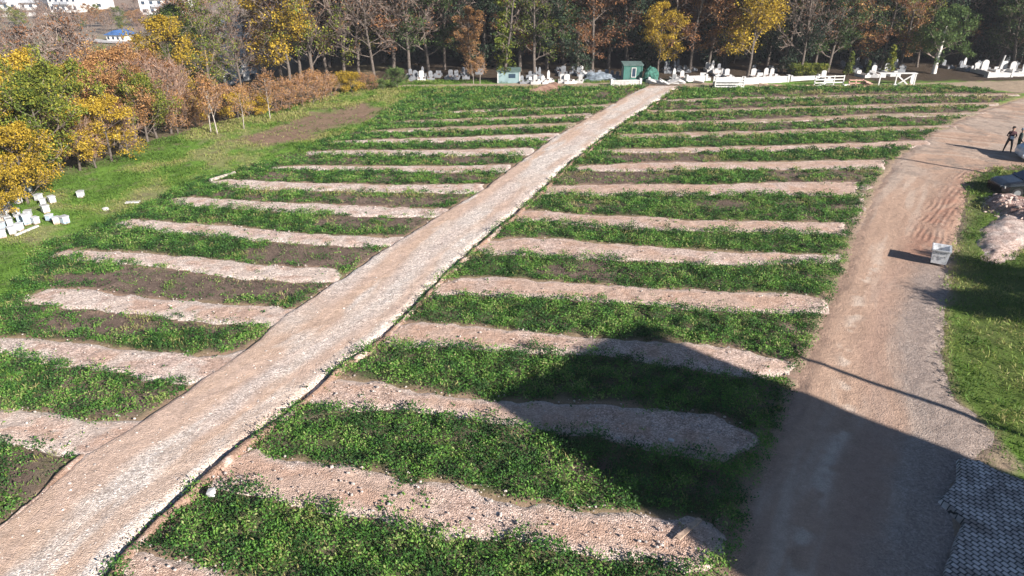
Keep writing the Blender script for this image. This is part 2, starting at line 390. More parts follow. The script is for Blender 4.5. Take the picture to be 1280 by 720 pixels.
def ground_col(X, Y):
    px, py = PX(X, Y)
    n = fbm(X, Y, 0.35, 5, 1); n2 = fbm(X, Y, 1.3, 4, 2); n3 = fbm(X, Y, 0.08, 4, 5)
    c = np.broadcast_to(LAWN, X.shape + (3,)).copy()
    c = lerp(c, DRY, sstep(.52, .68, n) * .6)
    c = lerp(c, SOIL * 1.3, sstep(.58, .75, n2) * .5)
    # slope beyond the tree line
    d = sdf(BANK_POLY, X, Y)
    c = lerp(c, LITTER, sstep(0.3, 3.5, d + n2 * 3 - 1.5) * .9)
    far = sstep(55, 95, d)
    fcol = lerp(np.broadcast_to(np.array((.19, .20, .09)), c.shape), np.array((.26, .17, .13)), sstep(.4, .6, n3))
    fcol = lerp(fcol, np.array((.22, .18, .14)), sstep(.45, .6, fbm(X, Y, 0.03, 3, 8)))
    c = lerp(c, 1, 0) if False else c * (1 - far[..., None]) + fcol * far[..., None]
    # wood floor, litter colour darkened to carry the shade under the trees
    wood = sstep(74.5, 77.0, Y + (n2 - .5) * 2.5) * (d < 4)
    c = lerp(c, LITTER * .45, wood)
    c = lerp(c, PALE * .85, sstep(-.3, .4, sdf(DIRT_TRACK, X, Y) + (n2 - .5)))
    c = lerp(c, REDB, sstep(-1, 1.0, sdf(CLAY_L, X, Y) + (n - .5) * 3) * .9)
    # beds
    f = np.maximum(fl_s(X, Y), fr_s(X, Y))
    b = bare(px, py)
    bed = lerp(np.broadcast_to(SOIL, c.shape), np.array((.055, .085, .025)), sstep(.35, .15, b + (n2 - .5) * .8) * .75)
    bed = lerp(bed, SOIL * 1.35, sstep(.5, .7, n2) * .5)
    c = lerp(c, bed, sstep(-.3, .5, f + (n2 - .5) * 1.6))
    c = lerp(c, SOIL * 1.15, sstep(-1.3, -.4, sdf(PATH, X, Y) + (n2 - .5) * .5) * .85)
    g = grav(X, Y)
    c = lerp(c, PALE * np.array((.95, .82, .80)), sstep(-.25, .0, g + (n2 - .5) * .25) * .6)
    rd_ = sdf(ROAD, X, Y); c = lerp(c, np.array((.30, .215, .165)), sstep(-1.3, -.2, rd_ + (n2 - .5) * 1.2) * (X < 14 + (Y > 24) * 30) * .85)
    v = sdf(VERGE, X, Y)
    c = lerp(c, np.array((.09, .13, .03)), sstep(-.2, .4, v) * .85)
    return np.clip(c, 0, 1)

def axis(lo, hi, fine, far, grow=1.35):
    a = list(np.arange(lo, hi + fine * .5, fine)); s_ = fine; x = lo; left = []
    while x > -far: s_ *= grow; x -= s_; left.append(x)
    s_ = fine; x = a[-1]; right = []
    while x < far: s_ *= grow; x += s_; right.append(x)
    return np.array(left[::-1] + a + right)
gx = axis(-46, 60, .2, 1800); gy = axis(6, 90, .2, 1800)
XX, YY = np.meshgrid(gx, gy, indexing='ij')
ZZ = height(XX, YY)
inb = (XX > -46) & (XX < 60) & (YY > 6) & (YY < 90)
ZZ = ZZ + np.where(inb, (fbm(XX, YY, 1.1, 4, 4) - .5) * .14 - .01, 0)
gr_ = grav(XX, YY); ZZ = np.where(inb & (gr_ > -.1), np.minimum(ZZ, height(XX, YY) - .02 - .13 * sstep(.1, .5, gr_)), ZZ)
def grid_mesh(name, XX, YY, ZZ, col, tint=None, keep=None):
    n, m = XX.shape
    idx = np.arange(n * m).reshape(n, m)
    F = np.stack([idx[:-1, :-1], idx[1:, :-1], idx[1:, 1:], idx[:-1, 1:]], -1).reshape(-1, 4)
    V = np.stack([XX, YY, ZZ], -1).reshape(-1, 3); col = col.reshape(-1, 3)
    tint = None if tint is None else tint.reshape(-1)
    if keep is not None:
        k = keep.reshape(-1); F = F[k[F].any(1)]
        u = np.unique(F); rm = np.zeros(len(V), int); rm[u] = np.arange(len(u)); F = rm[F]; V = V[u]; col = col[u]
        if tint is not None: tint = tint[u]
    return np_mesh(name, V, F, col, tint, True)
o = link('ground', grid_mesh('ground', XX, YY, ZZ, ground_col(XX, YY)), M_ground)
tag(o, 'grassy and bare earth ground under the whole burial field and valley', 'ground', kind='structure')

def sheet(name, P, st, H, edge, colf, mat, nz=.22, rough=.03, margin=.6, hf=None, seed=0, grow=0.0, base=-.10):
    P = np.asarray(P)
    x = np.arange(P[:, 0].min() - margin, P[:, 0].max() + margin, st); y = np.arange(P[:, 1].min() - margin, P[:, 1].max() + margin, st)
    X, Y = np.meshgrid(x, y, indexing='ij')
    s_ = sdf(P, X, Y) + grow + (fbm(X, Y, 1.4, 4, 11 + seed) - .5) * nz * 2
    k = sstep(-edge * .3, edge, s_)
    Z = base + (H - base) * k + (fbm(X, Y, 2.2, 4, 21 + seed) - .5) * rough * 2 * k
    if hf is not None: Z = Z + hf(X, Y, s_) * k
    c, t = colf(X, Y, s_)
    return link(name, grid_mesh(name, X, Y, Z, c, t, s_ > -edge * .5), mat)

WHITE = np.array((.62, .545, .48)); TAN = np.array((.46, .305, .225)); PINK = np.array((.53, .40, .335))
def strip_col(seed, white, vfar=False):
    def f(X, Y, s_):
        n = fbm(X, Y, .45, 4, 31 + seed); n2 = fbm(X, Y, 1.8, 4, 41 + seed)
        c = np.broadcast_to(PINK, X.shape + (3,)).copy()
        c = lerp(c, TAN, np.clip(sstep(.32, .54, n) + .45 * (Y < 26) * (X > -9), 0, 1) * sstep(.1, .6, s_) * (1 - .6 * white))
        c = lerp(c, WHITE, np.clip(sstep(.5, .05, s_ + (n2 - .5) * .9) * .4 + white * sstep(.38, .58, n2) * .95, 0, 1))
        c = lerp(c, np.array((.20, .15, .11)), sstep(.12, -.1, s_ + (n2 - .5) * .3) * .7)
        if vfar: c = lerp(c * .9, np.array((.22, .22, .10)), sstep(.45, .65, n2) * .6)
        t = np.clip(.45 + .55 * sstep(.6, .35, n) + white * .3, 0, 1)
        return c, t
    return f
cnt = {'R': 0, 'L': 0}
for i, (s_, side) in enumerate(strips_w):
    near = s_[0][1] > 220; vfar = s_[0][1] < 170
    k = cnt[side]; cnt[side] += 1
    if side == 'L' and k == 0: continue
    o = sheet('gravel_strip', strip(s_), .08 if near else .13, (.045 if near else .025) if not vfar else .022, .40 if near else .3,
              strip_col(i, (.6 if side == 'L' else .2) * (.3 if vfar else 1), vfar), M_gravel, .26 if near else .24, .03, seed=i, grow=.13 if near else .02)
    if side == 'R': lab = 'pinkish gravel strip between weed beds, %s from the near end, right of long path' % ORD[k]
    else: lab = 'pale gravel strip between weed beds, %s from the near end, left of long path' % ORD[k - 1]
    tag(o, lab, 'gravel strip', 'gravel strips between the planting beds', 'structure')

PD = np.array(G(820, 112)) - np.array(G(60, 690)); PD = PD / np.linalg.norm(PD); PNm = np.array((PD[1], -PD[0]))
def path_col(X, Y, s_):
    dr = line_dist(PATH_R, X, Y)
    u = X * PD[0] + Y * PD[1]; wv = (fbm(u, dr * 0 + 3, .12, 3, 5) - .5) * 1.2
    n = fbm(X, Y, .5, 4, 51); n2 = fbm(u * .25, dr, 1.1, 4, 52)
    c = np.broadcast_to(WHITE * .97, X.shape + (3,)).copy()
    tr = np.exp(-((dr + wv - 1.0) / .35) ** 2) * .5 + np.exp(-((dr + wv - 2.9) / .55) ** 2)
    tr = np.clip(tr * sstep(.3, .6, n2) * 1.3 + sstep(.55, .75, n) * .3, 0, 1)
    nearb = sstep(26, 14, Y); tr = np.clip(tr * 1.25 + nearb * .75 * sstep(.32, .58, fbm(u * .5, dr * 2.2, .9, 4, 53)) + .45 * sstep(3.0, 4.2, dr) * sstep(.4, .6, n), 0, 1)
    c = lerp(c, np.array((.50, .345, .25)), tr * .85)
    c = lerp(c, PINK, sstep(.5, .7, n2) * .35)
    return c, np.clip(1.0 - tr * .65, 0, 1)
o = sheet('gravel_path', PATH, .10, .10, .30, path_col, M_gravel, .12, .03, seed=60)
tag(o, 'long pale crushed rock path running diagonally across the field to the wood', 'path', kind='structure')

def line_poly(L, wd, seed=0):
    L = [Vector(p) for p in L]; a, b = [], []
    for i, p in enumerate(L):
        d = (L[min(i + 1, len(L) - 1)] - L[max(i - 1, 0)]).normalized(); n_ = Vector((d.y, -d.x))
        a.append(p - n_ * 0.02); b.append(p + n_ * wd)
    return [tuple(q) for q in a] + [tuple(q) for q in b[::-1]]
def bank_col(X, Y, s_):
    n2 = fbm(X, Y, 1.8, 4, 71)
    c = lerp(np.broadcast_to(TAN * .62, X.shape + (3,)).copy(), PINK * .9, sstep(.5, .62, n2) * (Y < 32)); return c, np.full(X.shape, .7)
def dens(L, st=.5):
    out = []
    for (a, b) in zip(L[:-1], L[1:]):
        n = max(1, int(math.dist(a, b) / st))
        for i in range(n): out.append((a[0] + (b[0] - a[0]) * i / n, a[1] + (b[1] - a[1]) * i / n))
    return out + [L[-1]]
PR = [(x + (vnoise(np.array([i * .35]), np.array([2.]))[0] - .5) * .2, y) for i, (x, y) in enumerate(dens(PATH_R))]
bankR = line_poly(PR[::-1], .26)
def bank_h(X, Y, s_): 
    return (fbm(X, Y, .5, 3, 77) - .48) * .30 - sstep(30, 60, Y) * .02
o = sheet('earth_edge', bankR, .06, .10, .08, bank_col, M_gravel, .06, .05, hf=bank_h, seed=61)
tag(o, 'low broken earth edge along the right side of the long path', 'earth edge', kind='structure')
o = sheet('earth_edge', line_poly(dens(W([(-60, 705), (0, 660), (45, 622), (75, 592), (102, 568)])), .22), .07, .12, .08, bank_col, M_gravel, .08, .06, hf=bank_h, seed=62)
tag(o, 'short dark earth edge beside the near left weed bed', 'earth edge', kind='structure')

# road
RUT = W([(1225,215),(1205,235),(1185,258),(1165,285),(1150,318)])
def road_col(X, Y, s_):
    px, py = PX(X, Y)
    n = fbm(X, Y, .3, 4, 81); n2 = fbm(X, Y, 1.4, 4, 82)
    mid = 1 - np.clip((px - 900) / 300, 0, 1)
    base = np.array((.385, .265, .195)); gravc = np.array((.27, .23, .205)); red = np.array((.33, .195, .14)); lite = np.array((.46, .37, .30))
    c = np.broadcast_to(base, X.shape + (3,)).copy()
    # bands running along the road: measured from its right edge
    dR = line_dist(W([(1214,225),(1204,280),(1191,330),(1184,400),(1184,450),(1196,500),(1215,560),(1195,650),(1185,800)]), X, Y)
    wv = (fbm(X * .3, Y * .3, .8, 3, 83) - .5) * .8
    near = sstep(31, 26, Y)
    st_n = fbm(dR * 1.0 + wv * .3, Y * .12, 2.2, 4, 84)
    c = lerp(c, lite, sstep(.5, .72, st_n) * .55)
    c = lerp(c, base * .72, sstep(.45, .25, st_n) * .5)
    c = lerp(c, np.array((.33, .22, .17)), np.exp(-((dR + wv - 2.2) / .5) ** 2) * .6 * near)
    gm = sstep(2.1, .9, dR + wv * .7 + (n2 - .5) * .8) * near
    c = lerp(c, gravc, gm * .75)
    c = lerp(c, lite * 1.08, np.exp(-((dR + wv - 3.1) / .22) ** 2) * sstep(.45, .6, n2) * .9 * near)
    rd = line_dist(RUT, X, Y)
    rm = sstep(1.5, .2, rd + (n2 - .5) * 1.4)
    c = lerp(c, red, rm * .8 * (.6 + .8 * sstep(.35, .6, n2)))
    farz = sstep(36, 44, Y)
    c = lerp(c, np.array((.36, .30, .25)), farz * sstep(.35, .55, n) * .6)
    c = lerp(c, np.array((.22, .18, .15)), farz * sstep(.55, .7, n2) * .6)
    c = lerp(c, np.array((.36, .24, .18)), sstep(.6, .0, s_) * .5 * (1 - gm))
    t = np.clip(.22 + gm * .6 + rm * .3 + sstep(.5, .0, s_) * .5, 0, 1)
    return c, t
def road_h(X, Y, s_):
    rd = line_dist(RUT, X, Y); m = sstep(1.3, .6, rd)
    a = rd * 2 * PI / .26 + (fbm(X, Y, .25, 3, 90) - .5) * 14
    return m * np.sin(a) * .009 * (.0 + 1.7 * sstep(.35, .65, fbm(X, Y, .8, 3, 92))) - sstep(.5, 2, s_) * .04 + (fbm(X, Y, .6, 3, 91) - .5) * .06
o = sheet('dirt_road', ROAD, .065, .025, .6, road_col, M_road, .35, .012, hf=road_h, seed=63, base=-.045)
tag(o, 'wide brown dirt road with tyre ruts bending along the right of the field', 'road', kind='structure')

# block paving, bottom right
m, t, b = new_mat('paving_blocks', .85, .25)
tc = N(t, 'ShaderNodeTexCoord'); mp = N(t, 'ShaderNodeMapping'); mp.inputs['Rotation'].default_value = (0, 0, R(62))
t.links.new(tc.outputs['Object'], mp.inputs[0])
nw = N(t, 'ShaderNodeTexNoise', i_Scale=3.0); t.links.new(tc.outputs['Object'], nw.inputs['Vector'])
wa = N(t, 'ShaderNodeVectorMath', operation='MULTIPLY_ADD'); t.links.new(nw.outputs['Color'], wa.inputs[0]); wa.inputs[1].default_value = (.05, .05, 0); t.links.new(mp.outputs[0], wa.inputs[2])
bt = N(t, 'ShaderNodeTexBrick', i_Scale=1.0); bt.offset = .5
bt.inputs['Brick Width'].default_value = .17; bt.inputs['Row Height'].default_value = .13; bt.inputs['Mortar Size'].default_value = .014
bt.inputs['Color1'].default_value = (.60, .55, .52, 1); bt.inputs['Color2'].default_value = (.33, .29, .27, 1); bt.inputs['Mortar'].default_value = (.05, .045, .04, 1)
t.links.new(wa.outputs[0], bt.inputs['Vector'])
n1 = N(t, 'ShaderNodeTexNoise', i_Scale=1.6, i_Detail=6.0); t.links.new(tc.outputs['Object'], n1.inputs['Vector'])
cc = mixc(t, bt.outputs[0], ramp(t, n1.outputs[0], [(.3, (.5, .45, .42)), (.5, (1, 1, 1)), (.7, (1.1, 1.1, 1.1))]), 1.0, 'MULTIPLY')
t.links.new(cc, b.inputs['Base Color'])
bp = N(t, 'ShaderNodeBump', i_Strength=.8, i_Distance=.03, invert=True); t.links.new(bt.outputs['Fac'], bp.inputs['Height']); t.links.new(bp.outputs[0], b.inputs['Normal'])
M_pave = m
PAVE = W([(1194,574),(1222,578),(1245,590),(1290,606),(1420,650),(1500,900),(1150,900),(1176,720),(1188,692),(1200,655),(1172,628),(1196,600)])
o = sheet('block_paving', PAVE, .06, .13, .05, lambda X, Y, s_: (np.full(X.shape + (3,), .4), np.ones(X.shape)), M_pave, .05, .015, seed=64)
tag(o, 'broken edged grey block paving in the shaded near right corner', 'paving', kind='structure')

# ------------------------------------------------------------------ weeds and grass (nobody could count them)
def leafcards(P, D, size, up, rg, aspect=.55, fold=True):
    """one bent leaf per point: P base, D direction (unit), size length -> V,F"""
    n = len(P); side = np.cross(D, np.array((0, 0, 1.0))) + 1e-4; side /= np.linalg.norm(side, axis=1)[:, None]
    ang = rg.uniform(-1.0, 1.0, n)[:, None]; nn = np.cross(side, D); side = side * np.cos(ang) + nn * np.sin(ang)
    L = size[:, None]; Wd = side * (L * aspect * .5)
    mid = P + D * L * .5; tip = P + D * L + up * np.array((0, 0, -1.0)) * L
    V = np.stack([P, mid - Wd, tip, mid + Wd], 1).reshape(-1, 3)
    F = np.arange(n * 4).reshape(-1, 4); return V, F
def scatter(area_fn, dens_fn, bbox, rg, nmax):
    x0, x1, y0, y1 = bbox; X = rg.uniform(x0, x1, nmax); Y = rg.uniform(y0, y1, nmax)
    p = area_fn(X, Y) * dens_fn(X, Y); k = rg.random(nmax) < p
    return X[k], Y[k]
def in_view(X, Y, m=90):
    px, py = PX(X, Y); return (px > -m) & (px < 1280 + m) & (py < 720 + m)
def weeds(name, X, Y, rg, base, hgt_fn, n_leaf, tintf, mat, spread=.10, aspect=.6, elev=(.25, 1.2), label=None, cat=None):
    n = len(X); Z = height(X, Y)
    H = hgt_fn(X, Y) * rg.uniform(.6, 1.35, n)
    tn = tintf(X, Y)
    rep = np.repeat(np.arange(n), n_leaf); k = len(rep)
    az = rg.uniform(0, 2 * PI, k); el = rg.uniform(elev[0], elev[1], k)
    D = np.stack([np.cos(az) * np.cos(el), np.sin(az) * np.cos(el), np.sin(el)], 1)
    off = rg.random(k) ** .6
    P = np.stack([X[rep] + rg.normal(0, spread, k), Y[rep] + rg.normal(0, spread, k), Z[rep] + H[rep] * off * .85], 1)
    sz = base * rg.uniform(.6, 1.3, k) * (1 + sstep(25, 70, Y[rep]) * .9)
    V, F = leafcards(P, D, sz, .18, rg, aspect)
    tt = np.repeat(np.clip(tn[rep] + rg.normal(0, .16, k) + (off - .6) * .1, 0, 1), 4)
    o = link(name, np_mesh(name, V, F, None, tt), mat)
    return tag(o, label, cat, kind='stuff')
def bed_area(X, Y):
    f = np.maximum(fl_s(X, Y), fr_s(X, Y)); g = grav(X, Y); n2 = fbm(X, Y, 1.6, 3, 101)
    px, py = PX(X, Y)
    a = (f > -.2 + (n2 - .5) * 1.2) & (g < .05 + (n2 - .5) * .75)
    return a & in_view(X, Y)
def bed_dens(X, Y):
    px, py = PX(X, Y); n = fbm(X, Y, .9, 4, 103); b = bare(px, py)
    cov = sstep(.66, .34, b * .95 - .12 * (py > 400) * (px > 300) + (n - .5) * 1.7 + (fbm(X, Y, 3.0, 2, 104) - .5) * .7)
    cov = np.maximum(cov, .07)
    return cov * (1 - .72 * sstep(22, 60, Y))
rg = np.random.default_rng(11)
X, Y = scatter(bed_area, bed_dens, (-30, 48, 7.5, 76), rg, 430000)
hf = lambda X, Y: (.03 + .38 * sstep(.36, .70, fbm(X, Y, 2.4, 3, 105))) * (1 - .35 * sstep(30, 60, Y)) * (1 - .6 * np.clip(bare(*PX(X, Y)), 0, 1))
tf = lambda X, Y: .12 + .68 * sstep(.34, .66, fbm(X, Y, 1.9, 4, 107)) + .22 * (fbm(X, Y, .3, 3, 108) - .5)
weeds('weeds', X, Y, rg, .084, hf, 11, tf, LM['weed'], .09, .45, (.0, 1.35), 'lush leafy green weeds filling the beds between the gravel strips', 'weeds')
X, Y = scatter(bed_area, lambda X, Y: .9 * sstep(.52, .68, fbm(X, Y, .8, 3, 141)) * (1 - .5 * sstep(25, 60, Y)) * (1 - .6 * bed_dens(X, Y)) + .06, (-30, 48, 7.5, 76), rg, 150000)
weeds('bed_grass', X, Y, rg, .17, lambda X, Y: .04 + .16 * fbm(X, Y, 1.2, 2, 142), 6, lambda X, Y: .2 + .8 * sstep(.35, .65, fbm(X, Y, .6, 3, 143)), LM['grass'], .07, .12, (.5, 1.45), 'pale grass tufts growing through the weeds of the beds', 'grass')
def bare_area(X, Y): return (np.maximum(fl_s(X, Y), fr_s(X, Y)) > -.3) & (grav(X, Y) < .0) & in_view(X, Y)
X, Y = scatter(bare_area, lambda X, Y: (.25 + .75 * np.clip(bare(*PX(X, Y)), 0, 1)) * (1 - .5 * sstep(25, 60, Y)), (-30, 48, 7.5, 74), rg, 120000)
LM['stubble'] = leaf_mat('dead_stubble', [(0, (.07, .05, .035)), (.5, (.16, .12, .09)), (1, (.30, .25, .17))], 0)
weeds('dead_stubble', X, Y, rg, .075, lambda X, Y: .02 + .05 * fbm(X, Y, 1.5, 2, 5), 5, lambda X, Y: .15 + .7 * fbm(X, Y, 1.4, 4, 133), LM['stubble'], .10, .25, (.0, 1.2), 'short brown dead stubble on the bare soil of the beds', 'stubble')
# stray weeds that have crept onto the gravel
def stray_area(X, Y):
    g = grav(X, Y); f = np.maximum(fl_s(X, Y), fr_s(X, Y)); return (f > .2) & (g > -.05) & (g < .9) & (sdf(PATH, X, Y) < .15) & in_view(X, Y)
X, Y = scatter(stray_area, lambda X, Y: .015 + .6 * sstep(.66, .76, fbm(X, Y, 1.1, 3, 111)) * sstep(.6, -.05, grav(X, Y)) + .8 * (np.hypot(PX(X, Y)[0] - 505, (PX(X, Y)[1] - 625) * 2) < 42) * .5, (-30, 30, 8, 40), rg, 60000)
weeds('stray_weeds', X, Y, rg, .09, lambda X, Y: .10 + 0 * X, 6, tf, LM['weed'], .06, .6, (.15, 1.2), 'small scattered weed tufts creeping onto the gravel strips', 'weeds')
# lawn to the left and behind the strips
def lawn_area(X, Y):
    f = np.maximum(fl_s(X, Y), fr_s(X, Y)); d = sdf(BANK_POLY, X, Y)
    return (f < .1) & (d < 3) & (Y < 76) & (grav(X, Y) < -.15) & (sdf(DIRT_TRACK, X, Y) < 0) & (X < 14) & in_view(X, Y)
X, Y = scatter(lawn_area, lambda X, Y: (.25 + .75 * sstep(.35, .6, fbm(X, Y, .4, 4, 1)[...] * -1 + 1)) * (1 - .85 * sstep(-1, 1, sdf(CLAY_L, X, Y))), (-32, 14, 14, 77), rg, 90000)
weeds('lawn_grass', X, Y, rg, .13, lambda X, Y: .02 + .05 * fbm(X, Y, .8, 2, 5), 6, lambda X, Y: .15 + .7 * sstep(.44, .68, fbm(X, Y, .35, 5, 1)), LM['grass'], .14, .18, (.5, 1.4), 'short patchy grass on the open strip beside the trees', 'grass')
# verge on the right
SAND = W([(1222,325),(1216,308),(1222,285),(1240,270),(1262,262),(1300,262),(1340,285),(1300,305),(1262,330),(1235,332)])
def verge_area(X, Y): return (sdf(VERGE, X, Y) > -.15) & (sdf(SAND, X, Y) < .3) & in_view(X, Y, 200)
X, Y = scatter(verge_area, lambda X, Y: .45 + .55 * sstep(.35, .6, fbm(X, Y, .9, 3, 121)), (11, 48, 10, 46), rg, 42000)
weeds('verge_grass', X, Y, rg, .18, lambda X, Y: .05 + .16 * sstep(.3, .7, fbm(X, Y, .9, 3, 123)), 7, lambda X, Y: -.05 + .85 * sstep(.3, .7, fbm(X, Y, .7, 4, 125)), LM['grass'],   .12, .15, (.4, 1.4), 'bright rough grass on the verge right of the dirt road', 'grass')

# ------------------------------------------------------------------ trees
def tubes(segs, nside=3):
    s_ = np.array(segs, float); P = s_[:, 0:3]; Q = s_[:, 3:6]; r0 = s_[:, 6]; r1 = s_[:, 7]
    D = Q - P; D /= (np.linalg.norm(D, axis=1)[:, None] + 1e-9)
    ref = np.where(np.abs(D[:, 2:3]) > .9, np.array([[1., 0, 0]]), np.array([[0, 0, 1.]]))
    U = np.cross(D, ref); U /= np.linalg.norm(U, axis=1)[:, None]; Vv = np.cross(D, U)
    rings = []
    for C0, r in ((P, r0), (Q, r1)):
        for i in range(nside):
            a = 2 * PI * i / nside
            rings.append(C0 + (U * cos(a) + Vv * sin(a)) * r[:, None])
    V = np.stack(rings, 1).reshape(-1, 3); n = len(s_)
    b0 = np.arange(n)[:, None] * (2 * nside)
    F = np.concatenate([np.concatenate([b0 + i, b0 + (i + 1) % nside, b0 + nside + (i + 1) % nside, b0 + nside + i], 1) for i in range(nside)])
    return V, F
def skeleton(rg, H, r, clear=.25, spread=.36, levels=3, nb=(16, 6, 5), lift=.55, lean=.04, top=1.0):
    segs = {i: [] for i in range(levels + 1)}; tips = []
    def grow(p, d, L, r0, lvl):
        k = 6 if lvl == 0 else (3 if lvl == 1 else 2)
        pts = [p]; dd = np.array(d)
        for i in range(k):
            dd = dd + rg.normal(0, .05 if lvl == 0 else .16, 3) + np.array((0, 0, .03 if lvl else .02)); dd /= np.linalg.norm(dd)
            q = pts[-1] + dd * L / k; ra = r0 * (1 - .85 * i / k); rb = r0 * (1 - .85 * (i + 1) / k)
            segs[lvl].append((*pts[-1], *q, ra, rb)); pts.append(q)
        if lvl >= levels - 1: tips.append(pts[-1])
        if lvl < levels:
            n = nb[lvl]
            for j in range(n):
                f = (clear + (1 - clear) * (j + rg.random()) / n) if lvl == 0 else rg.uniform(.25, 1.0)
                f = min(f, .98); i = min(int(f * k), k - 1); base = pts[i] + (pts[i + 1] - pts[i]) * (f * k - i)
                az = rg.uniform(0, 2 * PI) if lvl == 0 else None
                if lvl == 0:
                    a = j * 2.4 + rg.uniform(-.5, .5); cd = np.array((math.cos(a), math.sin(a), lift + rg.uniform(-.2, .35)))
                    shape = math.sin(PI * min(1, (f - clear) / (1 - clear) * .8 + .22)) ** .7
                    cl = H * spread * shape * rg.uniform(.75, 1.15) * top
                    cr = r0 * .38 * (1 - .6 * f)
                else:
                    dl = (pts[i + 1] - pts[i]); dl /= np.linalg.norm(dl); cd = dl + rg.normal(0, .6, 3) + np.array((0, 0, .2)); cl = L * rg.uniform(.35, .6); cr = max(r0 * .45, .012)
                cd /= np.linalg.norm(cd)
                grow(base, cd, cl, cr, lvl + 1)
    d0 = np.array((rg.normal(0, lean), rg.normal(0, lean), 1.0)); grow(np.zeros(3), d0 / np.linalg.norm(d0), H * .93, r, 0)
    return segs, np.array(tips)
def leaves_at(rg, tips, per, rad, size, drop=.0):
    rep = np.repeat(np.arange(len(tips)), per); n = len(rep)
    off = rg.normal(0, 1, (n, 3)); off /= (np.linalg.norm(off, axis=1)[:, None] + 1e-9); off *= (rg.random(n) ** .45)[:, None] * rad * np.array((1, 1, .6))
    P = tips[rep] + off; D = rg.normal(0, 1, (n, 3)); D[:, 2] -= drop; D /= np.linalg.norm(D, axis=1)[:, None]
    V, F = leafcards(P, D, size * rg.uniform(.6, 1.35, n), .1, rg, .75)
    ct = rg.random(len(tips))
    t_ = np.repeat(np.clip(.2 + .5 * ct[rep] + rg.normal(0, .16, n), 0, 1), 4)
    return V, F, t_
def join(parts):
    V, F, T = [], [], []; o = 0
    for v, f, t_ in parts: V.append(v); F.append(f + o); T.append(t_); o += len(v)
    return np.concatenate(V), np.concatenate(F), np.concatenate(T)
def tree_proto(kind, seed, H=14, r=.22, per=26, rad=.75, size=.28, clear=.2, spread=.3, nb=(16, 5, 4), lift=.5, twig=.022, twigc='twig', bark=None, leafmat=None, thin=0, levels=3, extra=None, limbs=True):
    rg = np.random.default_rng(seed)
    segs, tips = skeleton(rg, H, r, clear, spread, levels, nb, lift)
    A = tubes(segs[0] + (segs[1] if limbs else []), 6)
    tr = np_mesh('trunk', A[0], A[1], None, None, True); tr.materials.append(bark or M_bark)
    tw = [s_ for l in range(2 if limbs else 1, levels + 1) for s_ in segs[l]]
    tw = [(*s_[:6], max(s_[6], twig), max(s_[7], twig * .6)) for s_ in tw]
    V1, F1 = tubes(tw, 3); T1 = np.repeat(rg.random(len(tw)), 6)
    me_parts = [(V1, F1, T1)]; nt_ = len(F1)
    if per > 0:
        tp = tips if not thin else tips[rg.random(len(tips)) < thin]
        me_parts.append(leaves_at(rg, tp, per if per < 3 else int(per * 1.9), rad, size if per < 3 else size * .70))
    if extra is not None: me_parts.append(extra(rg, H))
    V, F, T = join(me_parts)
    cr = np_mesh('crown', V, F, None, T); cr.materials.append(LM[twigc]); cr.materials.append(leafmat or LM.get(kind, LM['rust']))
    mi = np.zeros(len(F), np.int32); mi[nt_:] = 1; cr.polygons.foreach_set('material_index', mi)
    return tr, cr
PROTO = {}
def P_(k, *a, **kw): PROTO.setdefault(k, []).append(tree_proto(*a, **kw))
for s_ in range(4): P_('bare', 'rust', 100 + s_, H=17, r=.2, per=2, rad=.6, size=.16, spread=.27, nb=(30, 8, 6), clear=.12, lift=.8, twig=.026, thin=.6)
for s_ in range(2): P_('gold', 'gold', 110 + s_, H=13, r=.2, per=12, rad=.8, size=.30, spread=.28, nb=(18, 6, 4), clear=.12, thin=.8)
for s_ in range(2): P_('rust', 'rust', 120 + s_, H=15, r=.24, per=10, rad=.7, size=.27, spread=.24, nb=(18, 6, 4), clear=.12, thin=.75)
for s_ in range(2): P_('orange', 'orange', 125 + s_, H=14, r=.22, per=9, rad=.75, size=.28, spread=.25, nb=(18, 6, 4), clear=.15, thin=.75)
for s_ in range(2): P_('lime', 'lime', 130 + s_, H=15, r=.22, per=8, rad=.7, size=.27, spread=.24, nb=(18, 6, 4), clear=.12, thin=.65)
for s_ in range(2): P_('green', 'green', 140 + s_, H=15, r=.24, per=14, rad=.85, size=.30, spread=.26, nb=(18, 6, 4), clear=.1, thin=.9)
for s_ in range(2): P_('dark', 'dark', 150 + s_, H=18, r=.26, per=12, rad=.8, size=.34, spread=.2, nb=(24, 6, 4), clear=.05, lift=.1, thin=.95)
# low round trees of the left bank
for s_ in range(3): P_('bankgold', 'gold', 160 + s_, H=7.5, r=.15, per=13, rad=.55, size=.24, spread=.42, nb=(15, 6, 4), clear=.08, lift=.45)
for s_ in range(3): P_('bankorange', 'orange', 165 + s_, H=7.5, r=.15, per=11, rad=.55, size=.22, spread=.42, nb=(15, 6, 4), clear=.08, lift=.5)
for s_ in range(3): P_('banklime', 'lime', 170 + s_, H=7.5, r=.15, per=14, rad=.55, size=.24, spread=.42, nb=(15, 6, 4), clear=.08, lift=.45)
for s_ in range(2): P_('bankbare', 'rust', 175 + s_, H=7, r=.12, per=1, rad=.4, size=.14, spread=.36, nb=(22, 8, 6), clear=.04, lift=.9, twig=.02, twigc='pinktwig')
for s_ in range(2): P_('bankgrey', 'rust', 178 + s_, H=9, r=.15, per=1, rad=.4, size=.16, spread=.34, nb=(20, 7, 6), clear=.1, lift=.9, twig=.03)
for s_ in range(2): P_('sapling', 'orange', 180 + s_, H=4.2, r=.055, per=3, rad=.35, size=.16, spread=.3, nb=(14, 5, 4), clear=.3, lift=1.1, twig=.012, twigc='pinktwig', bark=M_barkpale, thin=.6)
